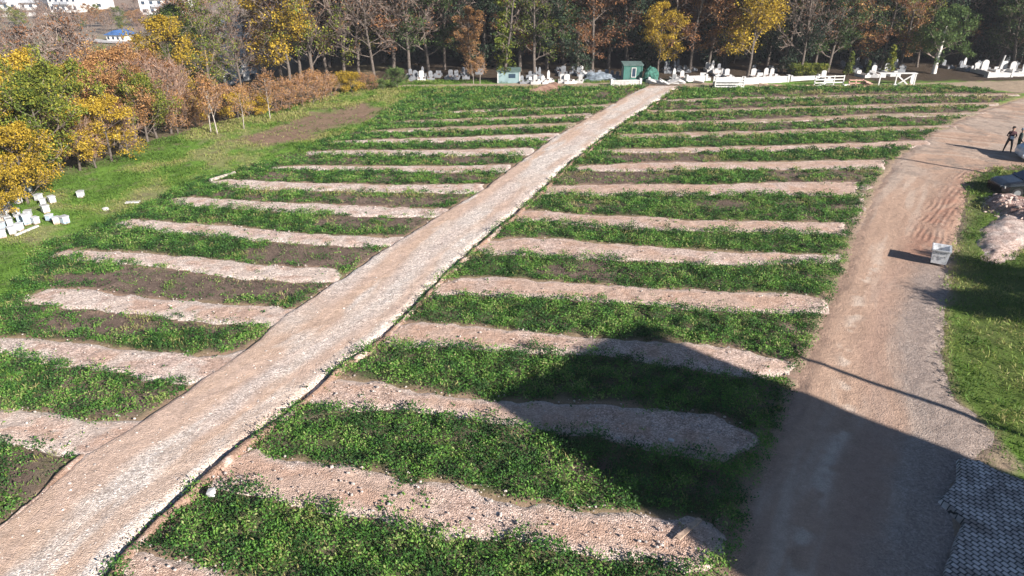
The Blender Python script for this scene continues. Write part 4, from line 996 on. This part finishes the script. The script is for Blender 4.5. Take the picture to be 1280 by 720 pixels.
# ------------------------------------------------------------------ people
def person(x, y, rz, lab, shirt, trousers, cap, armpose):
    o = empty('person', (x, y, .02), rz, label=lab, cat='person')
    V = []; E_ = []; RR = []
    def v(p, r): V.append(p); RR.append(r); return len(V) - 1
    def chain(i, pts):
        for p, r in pts:
            j = v(p, r); E_.append((i, j)); i = j
        return i
    pel = v((0, 0, .95), .14)
    ch = chain(pel, [((0, .01, 1.12), .13), ((0, .0, 1.32), .15), ((0, 0, 1.44), .10), ((0, -.01, 1.50), .055), ((0, -.02, 1.57), .075), ((0, -.025, 1.66), .095), ((0, -.02, 1.73), .07)])
    chest = 2
    for s_ in (-1, 1):
        hip = chain(pel, [((s_ * .10, 0, .88), .10), ((s_ * .17, -.01, .50), .068), ((s_ * .22, .02, .10), .048), ((s_ * .23, -.05, .045), .045), ((s_ * .24, -.15, .035), .035)])
        sh = chain(chest, [((s_ * .19, 0, 1.40), .065)])
        wr = chain(sh, [((armpose[0][0] * s_, armpose[0][1], armpose[0][2]), .045), ((armpose[1][0] * s_, armpose[1][1], armpose[1][2]), .032)])
        hx, hy, hz_ = V[wr]; palm = chain(wr, [((hx * .93, hy - .06, hz_ - .02), .032)])
        px_, py_, pz_ = V[palm]
        for f in range(4): chain(palm, [((px_ + (f - 1.5) * .02, py_ - .045, pz_ - .005), .009), ((px_ + (f - 1.5) * .021, py_ - .08 + abs(f - 1.2) * .008, pz_ - .03), .008)])
        chain(wr, [((hx * .93 - s_ * .035, hy - .045, hz_ + .005), .010), ((hx * .93 - s_ * .05, hy - .075, hz_ - .01), .009)])
    me = bpy.data.meshes.new('skel'); me.from_pydata(V, E_, []); tmp = bpy.data.objects.new('skel', me); C.objects.link(tmp)
    md = tmp.modifiers.new('s', 'SKIN'); md.use_smooth_shade = True
    sv = me.skin_vertices[0].data
    for i, r in enumerate(RR): sv[i].radius = (r * (1.25 if i in (1, 2) else 1), r)
    sv[0].use_root = True
    s2 = tmp.modifiers.new('u', 'SUBSURF'); s2.levels = 1; s2.render_levels = 1
    dg = bpy.context.evaluated_depsgraph_get(); ev = tmp.evaluated_get(dg); bme = bpy.data.meshes.new_from_object(ev)
    bpy.data.objects.remove(tmp)
    bme.materials.clear()
    for m_ in (shirt, trousers, M_skin, M_rubber): bme.materials.append(m_)
    wz = armpose[1][2]
    for p in bme.polygons:
        c = p.center; p.use_smooth = True
        handr = abs(c.x) > armpose[1][0] * .55 and c.y < armpose[1][1] - .01 and abs(c.z - wz) < .12
        p.material_index = 2 if (c.z > 1.49 or handr) else 3 if c.z < .09 else 1 if c.z < .97 else 0
    b_ = link('body', bme, None, o)
    # face and hair
    f = MB(); f.rock((0, -.125, 1.635), .018, random.Random(1), 1.0); f.build('nose', M_skin, o)
    for s_ in (-1, 1):
        MB().tube((s_ * .034, -.108, 1.665), (s_ * .034, -.122, 1.665), .010, .008, 8).build('eye', M_glass, o)
        MB().box((s_ * .097, -.01, 1.65), (.018, .04, .06), bev=.006).build('ear', M_skin, o)
    MB().box((0, -.118, 1.600), (.045, .012, .010)).build('mouth', M_rubber, o)
    bm = bmesh.new(); bmesh.ops.create_uvsphere(bm, u_segments=16, v_segments=10, radius=.112)
    for q in list(bm.verts):
        if q.co.z < -.01 and q.co.y < .02: q.co.z = -.01 + q.co.z * .1
        q.co = Vector((q.co.x, q.co.y * 1.08 - .005, q.co.z * .95 + 1.70))
    if cap == 'cap':
        bmesh.ops.create_cube(bm, size=1, matrix=Matrix.Translation((0, -.15, 1.70)) @ Matrix.Diagonal((.15, .10, .015, 1)))
    me = bpy.data.meshes.new('hair'); bm.to_mesh(me); bm.free(); me.polygons.foreach_set('use_smooth', [True] * len(me.polygons))
    link('cap' if cap == 'cap' else 'hair', me, simple('cap_cloth', (.30, .33, .38)) if cap == 'cap' else simple('dark_hair', (.02, .016, .013)), o)
    return o
mk = lambda n, c: simple(n, c, .9, .15, 12)
x1, y1 = G(1258, 190.5); p1 = person(x1, y1, R(-25), 'person in dark maroon top and black trousers holding white papers', mk('maroon_top', (.07, .03, .035)), mk('black_trousers', (.018, .018, .022)), 'hair', ((.27, -.03, 1.14), (.17, -.24, 1.12)))
pp = empty('paper_sheet', (x1, y1, 0), R(-25), label='white papers held by the person in maroon top', cat='papers')
MB().box((0, -.36, 1.10), (.22, .26, .012), rx=.7).build('page', M_paintw, pp)
x1, y1 = G(1269, 193); person(x1, y1, R(60), 'person in dark green clothes and grey cap standing by the van', mk('dark_green_jacket', (.02, .035, .03)), mk('green_trousers', (.022, .045, .028)), 'cap', ((.26, .0, 1.13), (.24, -.12, .92)))

# ------------------------------------------------------------------ heaps on the right
def heap_col(a, b_, tt):
    def f(X, Y, s_): return lerp(np.broadcast_to(np.array(a), X.shape + (3,)).copy(), np.array(b_), sstep(.4, .65, fbm(X, Y, 2.0, 4, 201))), np.full(X.shape, tt)
    return f
o = sheet('sand_heap', SAND, .08, .22, .9, heap_col((.44, .33, .28), (.56, .46, .40), .9), M_gravel, .25, .07, seed=70)
tag(o, 'low pinkish gravel heap on the right verge', 'gravel heap', kind='structure')
RUB = W([(1226,262),(1232,246),(1250,248),(1290,258),(1330,270),(1330,292),(1290,286),(1258,276),(1238,268)])
o = sheet('rubble_heap', RUB, .09, .55, .8, heap_col((.26, .16, .13), (.40, .29, .25), 1.0), M_gravel, .3, .14, seed=71)
tag(o, 'brown rubble heap in front of the black car', 'rubble heap', kind='structure')
m_ = MB(); rr = random.Random(9); n = 0
while n < 170:
    a, b_ = G(rr.uniform(1226, 1325), rr.uniform(246, 290)); q = float(sdf(RUB, np.array([a]), np.array([b_]))[0])
    if q > -.1: m_.rock((a, b_, .55 * float(sstep(0, .8, q)) + .02), rr.uniform(.05, .15), rr); n += 1
tag(m_.build('rubble_stones', simple('rubble_stone', (.46, .36, .31), .95, .3, 4)), 'loose broken stones lying over the brown rubble heap', 'rubble', kind='stuff')
MOUND = W([(656,117),(668,112),(690,107),(706,108),(700,113),(680,117)])
o = sheet('earth_mound', MOUND, .14, .6, 1.2, heap_col((.17, .10, .075), (.24, .15, .11), .3), M_road, .3, .08, seed=72)
tag(o, 'small dark earth mound beside the track near the pale shed', 'earth mound', kind='structure')
ROUGH = W([(1070,228),(1092,232),(1084,262),(1072,290),(1052,296),(1056,262)])
o = sheet('earth_mound', ROUGH, .09, .06, .5, heap_col((.22, .16, .13), (.42, .33, .28), .8), M_gravel, .4, .05, seed=73)
tag(o, 'churned earth ridge between the right strip ends and the road', 'earth mound', kind='structure')

# loose pale stones over gravel
m_ = MB(); rr = random.Random(4); n = 0; tries = 0
while n < 1500 and tries < 40000:
    tries += 1
    a, b_ = G(rr.uniform(-10, 1190), rr.uniform(240, 720) ** 1.0); g_ = float(grav(np.array([a]), np.array([b_]))[0])
    if g_ > -.15 and float(sdf(ROAD, np.array([a]), np.array([b_]))[0]) < -.1:
        m_.rock((a, b_, .10 if g_ > .1 else .03), rr.choice([.018, .022, .025, .03, .045]), rr); n += 1
tag(m_.build('loose_stones', simple('loose_stone', (.46, .40, .36), .95, .25, 3)), 'loose pale stones scattered over the gravel strips and path', 'stones', kind='stuff')
def stone(px_, py_, r, lab, z=.1):
    a, b_ = G(px_, py_); m_ = MB(); m_.rock((0, 0, r * .5), r, random.Random(int(px_))); bmesh.ops.subdivide_edges(m_.bm, edges=m_.bm.edges, cuts=1)
    tag(m_.build('stone', M_marble, None, (a, b_, z)), lab, 'stone')
stone(267, 627, .17, 'large pale stone lying in the near weeds beside the path', .2)
stone(838, 555, .09, 'small white stone at the shaded edge of a gravel strip')
stone(133, 263, .18, 'flat white stone on the lawn right of the hives', .0)
a, b_ = G(166, 254); tag(MB().box((0, 0, .04), (.75, .3, .07), rz=.2, bev=.02).build('stone_slab', M_marble, None, (a, b_, .02)), 'white slab lying on the lawn nearest the gravel strips', 'slab')
a = G(263, 228); b_ = G(294, 218)
tag(MB().tube((0, 0, .12), (b_[0] - a[0], b_[1] - a[1], .12), .11, .09, 8).build('white_log', M_barkpale, None, (a[0], a[1], .0)), 'pale log lying at the left end of a gravel strip', 'log')
# broken plank on near strip
a = G(848, 678); b_ = G(872, 658)
tag(MB().box(((b_[0] - a[0]) / 2, (b_[1] - a[1]) / 2, .05), (math.dist(a, b_) * 1.15, .12, .035), rz=math.atan2(b_[1] - a[1], b_[0] - a[0]), ry=-.06).build('wooden_plank', M_wood, None, (a[0], a[1], .13)), 'short brown plank stuck in the end of the near gravel strip', 'plank')

# ------------------------------------------------------------------ beehives on the left
HV = [(102,247,0),(49.5,251,0),(55,256,0),(66,254,0),(58,266,0),(63,276,1),(71.5,280,2),(82,280,1),(24,255,0),(9.5,261,0),(14,266,2),(22,271,0),(36.5,272,0),(45.5,280,0),(28,278,1),(34.5,281,1),(14.5,284,0),(25,289,0),(16,293,0),(4.5,297,0),(1.5,280,2),(2,288,1),(6.5,272,0),(11,279,1),(37,241,0)]
HVC = {0: (M_hive, 'white box beehive'), 1: (M_hive2, 'bluish box beehive'), 2: (M_hive3, 'tan box beehive')}
for i, (a, b_, k) in enumerate(HV):
    x, y = G(a, b_); rz = random.uniform(-.2, 1.1); two = random.random() < .12
    o = empty('beehive', (x, y, hz(x, y) + .02), rz, cat='beehive', group='beehives below the left bank'); h = .62 if two else .42
    MB().box((0, 0, .05), (.40, .40, .1)).build('stand', M_wood, o)
    MB().box((0, 0, .10 + h / 2), (.44, .50, h), bev=.012).box((0, -.27, .12), (.36, .08, .03)).build('hive_box', HVC[k][0], o)
    MB().box((0, 0, .103 + h + .045), (.50, .56, .09), bev=.012).build('lid', M_zinc if random.random() < .55 else M_hive, o)
    MB().box((0, -.253, .16), (.22, .012, .03)).build('entrance', M_rubber, o)
    q_ = random.uniform(.58, .74); o.scale = (q_, q_, q_ * .95)
    later(o, HVC[k][1], 'below the left bank')
a = G(20, 296); b_ = G(48, 284)
tag(MB().box(((b_[0] - a[0]) / 2, (b_[1] - a[1]) / 2, .06), (math.dist(a, b_), .12, .08), rz=math.atan2(b_[1] - a[1], b_[0] - a[0])).build('wooden_plank', M_paintw, None, (a[0], a[1], .02)), 'long pale plank lying in front of the beehives', 'plank')

# ------------------------------------------------------------------ cemetery at the wood edge
def headstone_mesh(style):
    m_ = MB()
    if style == 0: m_.prism([(-.26, 0), (.26, 0), (.26, .72)] + [(.26 * cos(a), .72 + .22 * sin(a)) for a in [PI * i / 8 for i in range(1, 8)]] + [(-.26, .72)], -.06, .06)
    elif style == 1: m_.prism([(-.30, 0), (.30, 0), (.30, .85), (.18, .95), (-.18, .95), (-.30, .85)], -.06, .06)
    elif style == 2: m_.prism([(-.16, 0), (.16, 0), (.18, .9), (.10, 1.15), (0, 1.25), (-.10, 1.15), (-.18, .9)], -.07, .07)
    else: m_.prism([(-.35, 0), (.35, 0), (.35, .55), (-.35, .55)], -.08, .08)
    return m_.mesh('headstone')
HS = [headstone_mesh(i) for i in range(4)]
m_ = MB()
for s_ in (-1, 1): m_.box((s_ * .45, 1.0, .16), (.12, 2.0, .36)); m_.box((0, 1.0 + s_ * .94, .16), (.78, .12, .36))
KERB = m_.mesh('kerb'); SOILM = MB().box((0, 1.0, .12), (.78, 1.76, .24)).mesh('soil_bed'); SMALL = MB().prism([(-.16, 0), (.16, 0), (.16, .45), (-.16, .45)], -.05, .05).mesh('footstone')
def grave(px_, py_, style, mat, look, tail, sc=1.0, rz=0.0, full=True, group='graves along the wood edge'):
    x, y = G(px_, py_); o = empty('grave', (x, y, 0), rz, cat='grave', group=group); sc *= .84; o.scale = (sc,) * 3
    def put(nm, me, loc=(0, 0, 0), m2=None):
        q = bpy.data.objects.new(nm, me); C.objects.link(q); q.parent = o; q.location = loc
        if not me.materials: me.materials.append(mat)
        q.material_slots[0].link = 'OBJECT'; q.material_slots[0].material = m2 or mat
    if full: put('kerb', KERB); put('soil_bed', SOILM, m2=M_soil); put('footstone', SMALL, (0, .12, .1))
    put('headstone', HS[style], (0, 1.78 if full else 0, .0 if not full else .1))
    later(o, look, tail); return o
SH = ''
GL = 'at the wood edge'
for px_, py_, st_, sc, rz in ((654,105,0,.8,.1),(660,104.5,1,.8,0),(668,105.5,0,.9,-.1),(674,105,3,1,.6),(682,105,0,.8,.2),(688,104,2,1,.1),(702,104.5,1,.9,-.1),(710,105,0,.9,.1),(717,104.5,0,.9,.4),(724,104,1,.8,-.2)):
    grave(px_, py_, st_, M_marble if px_ > 664 else M_marble_shade, 'white marble grave' if px_ > 664 else 'darkened grey marble grave', 'between pale shed and green shed', sc, rz)
for px_, py_, st_, sc, rz in ((741,99,0,.8,0),(752,98,1,.8,.1),(760,98.5,1,.9,0),(768,98,0,.8,.1)):
    grave(px_, py_, st_, M_marble_shade, 'darkened grey headstone grave', 'just left of the green shed', sc, rz)
for px_, py_, st_, sc, rz in ((826,105,3,1.0,.7),(838,104.5,1,.9,-.5),(846,103,2,1.1,0),(856,101,0,1,0),(883,101,3,1.1,0),(898,96,0,.8,0),(907,96,0,.8,0),(913,99,1,1,0),(947,100,1,1.1,0),(955,100,3,1,0),(963,99,0,1.1,0),(970,98,0,1.0,0)):
    grave(px_, py_, st_, M_marble, 'white marble grave', 'between green shed and long white kerb', sc, rz)
for px_, py_, st_, sc, rz in ((1036,102,1,1.05,0),(1085,97,3,1,.3),(1092,97,3,1,-.3),(1101,97,0,1.25,0),(1119,96,1,1.35,0)):
    grave(px_, py_, st_, M_marble, 'bright white grave', 'behind the white railings', sc, rz)
for px_, py_, st_, sc, rz in ((1231,93,1,1.2,0),(1246,96,0,1.7,0),(1255,92,3,1,0),(1267,93,1,1.35,0),(1279,94,0,1.4,0),(1293,94,1,1.2,0)):
    grave(px_, py_, st_, M_marble, 'bright white grave', 'at far right of the wood edge', sc, rz)
# graves in the shade under the trees
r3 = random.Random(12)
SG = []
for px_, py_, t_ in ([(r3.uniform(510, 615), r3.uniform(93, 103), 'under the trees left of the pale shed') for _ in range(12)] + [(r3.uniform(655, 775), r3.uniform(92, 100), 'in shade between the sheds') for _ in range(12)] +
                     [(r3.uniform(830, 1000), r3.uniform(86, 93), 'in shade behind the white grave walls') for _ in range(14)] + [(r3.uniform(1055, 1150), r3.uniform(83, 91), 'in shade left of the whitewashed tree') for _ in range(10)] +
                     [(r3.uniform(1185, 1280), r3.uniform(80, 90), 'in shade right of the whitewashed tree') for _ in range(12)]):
    grave(px_, py_, r3.choice([0, 1, 2, 0, 3]), M_marble_shade if r3.random() < .85 else M_marble, 'shaded headstone grave', t_, r3.uniform(.8, 1.1), r3.uniform(-.15, .15), True, 'graves in the shade of the wood')  # most stones take the marble with tree shade put into its colour
# mosque-like obelisk grave column at far right
x, y = G(1247.5, 90.5); o = empty('grave_pillar', (x, y, 0), label='slim leaning white grave pillar behind the far right graves', cat='grave pillar')
MB().tube((0, 0, 0), (.25, 0, 1.9), .13, .09, 8).build('shaft', M_marble, o); MB().box((0, 0, .08), (.5, .5, .2)).build('base', M_marble, o)

def long_wall(pa, pb, h, th, lab, name='grave_wall', mat=None, rail=False):
    a = G(*pa); b_ = G(*pb); L_ = math.dist(a, b_); o = empty(name, (a[0], a[1], 0), math.atan2(b_[1] - a[1], b_[0] - a[0]), label=lab, cat='wall')
    MB().box((L_ / 2, 0, h / 2 - .05), (L_, th, h + .1)).build('wall_face', mat or M_marble, o); MB().box((L_ / 2, 0, h + .035), (L_ + .08, th + .08, .07)).build('coping', M_paintw, o)
    for s_ in (0, 1): MB().box((s_ * L_, 0, h / 2 + .05), (.22, th + .12, h + .35)).build('end_post', M_marble, o)
long_wall((929,105), (984,102.5), .55, .25, 'low white marble wall with headstones behind, left of yellow hedge')
long_wall((988,101), (1022,99.5), .35, .25, 'long low white kerb in front of the yellow hedge')
long_wall((858,102), (882,101), .5, .25, 'short white marble wall right of the leaning slabs')
long_wall((1233,96.5), (1262,96), .4, .5, 'thick white marble kerb at the far right graves')
long_wall((1262,95), (1310,94.5), .3, .3, 'thin white kerb running off the right edge')
long_wall((764,107), (800,106), .45, .3, 'low pale grey wall in front of the green shed', mat=M_conc)
# stacked barred white crate
x, y = G(910, 110); o = empty('barred_crate', (x, y, 0), 0, label='white barred metal crate standing at the end of the long path', cat='crate')
m_ = MB(); [m_.box((sx * 1.45, sy * .35, .55), (.10, .10, 1.1)) for sx in (-1, 1) for sy in (-1, 1)]; m_.build('post', M_paintw, o)
m_ = MB(); [m_.box((0, sy * .36, z), (2.8, .05, .13)) for sy in (-1, 1) for z in (.2, .45, .7, .95)]; m_.build('rail', M_paintw, o)
m_ = MB().box((0, 0, .62), (2.72, .6, .06)); m_.build('shelf', M_paintw, o)
def railing(pa, pb, h, n_r, lab, mat=M_paintw, posts=4):
    a = G(*pa); b_ = G(*pb); L_ = math.dist(a, b_); o = empty('white_railing' if mat is M_paintw else 'wooden_rail', (a[0], a[1], 0), math.atan2(b_[1] - a[1], b_[0] - a[0]), label=lab, cat='railing')
    for i in range(n_r): MB().box((L_ / 2, 0, h * (i + 1) / n_r - .05), (L_, .07, .10)).build('rail', mat, o)
    for i in range(posts): MB().box((L_ * i / (posts - 1), .075, h / 2), (.09, .08, h + .06)).build('post', mat, o)
railing((1018,107), (1054,106), .95, 3, 'white three barred railing right of the long low kerb')
railing((1061,107), (1078,107), .6, 2, 'short reddish wooden rail between the two white railings', M_pinkwood, 3)
# white table like frame
a = G(1096, 106.5); o = empty('display_table', (a[0], a[1], 0), 0, label='white metal table frame with crossed legs before the headstones', cat='frame')
MB().box((1.9, 0, 1.22), (3.9, .55, .08)).build('top', M_paintw, o)
for sx in (.06, 1.75, 3.72): MB().box((sx, -.2, .6), (.11, .11, 1.2)).build('leg', M_paintw, o)
MB().box((2.4, -.22, .6), (1.5, .09, .12), ry=.65).box((2.6, -.24, .55), (1.5, .09, .12), ry=-.6).build('brace', M_paintw, o)
MB().box((2.2, -.2, .1), (1.3, .3, .12)).build('crosspiece', M_paintw, o)
a = G(1139, 106); o = MB().box((0, 0, .55), (.5, .14, 1.1), rx=-.2, ry=.1, bev=.02).build('marble_slab', M_marble, None, (a[0], a[1], 0)); tag(o, 'upright leaning white slab right of the white table frame', 'slab')
# leaning tomb slabs
for i, (a_, b_, ry) in enumerate(((818,105.5,.3),(830,106,.45),(842,105.5,-.35),(850,105,.25),(873,104,.2),(1084,107,.3))):
    x, y = G(a_, b_); o = MB().box((0, 0, .34), (1.1, .55, .10), rx=.25, ry=ry, rz=.3 * (i % 2), bev=.015).box((.05, .22, .12), (1.1, .5, .14), rz=-.2).build('marble_slab', M_marble if i < 5 else M_pinkwood, None, (x, y, .0))
    later(tag(o, None, 'slab', 'leaning tomb slabs'), 'tilted pale tomb slab', 'along the track behind the field')
# timber and rubble bits below the white walls
rr = random.Random(21)
for i in range(16):
    x, y = G(rr.uniform(935, 1140), rr.uniform(106.5, 109)); m_ = MB()
    m_.box((0, 0, .10), (rr.uniform(.5, 1.4), .18, .10), rz=rr.uniform(-.6, .6), ry=rr.uniform(-.15, .15)); m_.rock((.3, .1, .08), .16, rr)
    later(tag(m_.build('broken_board', rr.choice([M_wood, M_pinkwood, M_paintw]), None, (x, y, 0)), None, 'board', 'broken boards on the track'), 'short broken board', 'lying before the white grave walls')
# sheds
def shed(pl, pr, py_, H, dep, mat, lab, roofm, window=True):
    a = G(pl, py_); b_ = G(pr, py_); wd = math.dist(a, b_); o = empty('shed', ((a[0] + b_[0]) / 2, a[1] + dep / 2, 0), 0, label=lab, cat='shed')
    MB().prism([(-wd / 2, -.1), (wd / 2, -.1), (wd / 2, H), (-wd / 2, H)], -dep / 2, dep / 2).build('wall', mat, o)
    m_ = MB().box((0, 0, H + .09), (wd + .2, dep + .25, .10), rx=.06); m_.build('roof', roofm, o)
    mt = MB()
    mt.bm.free()
    for s_ in (-1, 1): MB().box((s_ * (wd / 2 - .03), -dep / 2 - .015, H / 2), (.10, .06, H)).build('corner_trim', M_paintw if not window else M_green, o)
    if window:
        f = MB(); cx_ = .08
        f.box((cx_ - .22, -dep / 2 - .03, .87), (.07, .07, 1.02)).box((cx_ + .22, -dep / 2 - .03, .87), (.07, .07, 1.02)).box((cx_, -dep / 2 - .03, 1.345), (.37, .07, .07)).box((cx_, -dep / 2 - .03, .395), (.37, .07, .07))
        w_ = f.build('window', M_paintw, o); MB().box((cx_, -dep / 2 - .012, .87), (.37, .03, .88)).build('pane', M_glass, w_)
        for i in range(9): pass
    else:
        MB().box((.35, -dep / 2 - .02, .75), (.7, .04, .4)).build('window', M_glass, o)
    MB().box((-wd / 2 - .02, 0, H * .45), (.05, .8, H * .8)).build('door', M_conc, o)
    for i in range(1, 9): MB().box((-wd / 2 + wd * i / 9, -dep / 2 - .006, H * .5), (.02, .014, H * .98)).build('board_joint', M_rooft, o) if window and abs(-wd / 2 + wd * i / 9 - .08) > .33 else None
    return o
shed(779, 802, 101, 1.6, 1.7, M_green, 'dark green shed with narrow white framed window at the wood edge', M_rooft)
shed(622, 650, 104, 1.2, 1.6, M_teal, 'small pale blue grey shed with white corner behind the climber tree', M_rooft, False)
# green netting bundle beside green shed, grey tarp heap
def lump(px_, py_, sx, sy, sz, mat, nm, lab, cat):
    x, y = G(px_, py_); bm = bmesh.new(); bmesh.ops.create_icosphere(bm, subdivisions=4, radius=1)
    for v_ in bm.verts:
        k = 1 + .35 * (float(fbm(np.array([v_.co.x * 2 + px_]), np.array([v_.co.y * 2 + v_.co.z * 3]), 1.0, 4, 7)[0]) - .5) * 2
        v_.co = Vector((v_.co.x * sx * k, v_.co.y * sy * k, max(v_.co.z, -.15) * sz * k))
    me = bpy.data.meshes.new(nm); bm.to_mesh(me); bm.free(); tag(link(nm, me, mat, None, (x, y, 0)), lab, cat)
lump(812, 101.5, .85, .7, 1.5, M_net, 'netting_bundle', 'tall bundle of green netting right of the green shed', 'netting')
lump(748, 100, 1.8, .9, .85, M_tarp, 'tarpaulin_heap', 'dark grey tarpaulin heap left of the green shed', 'tarpaulin')

flush_labels()
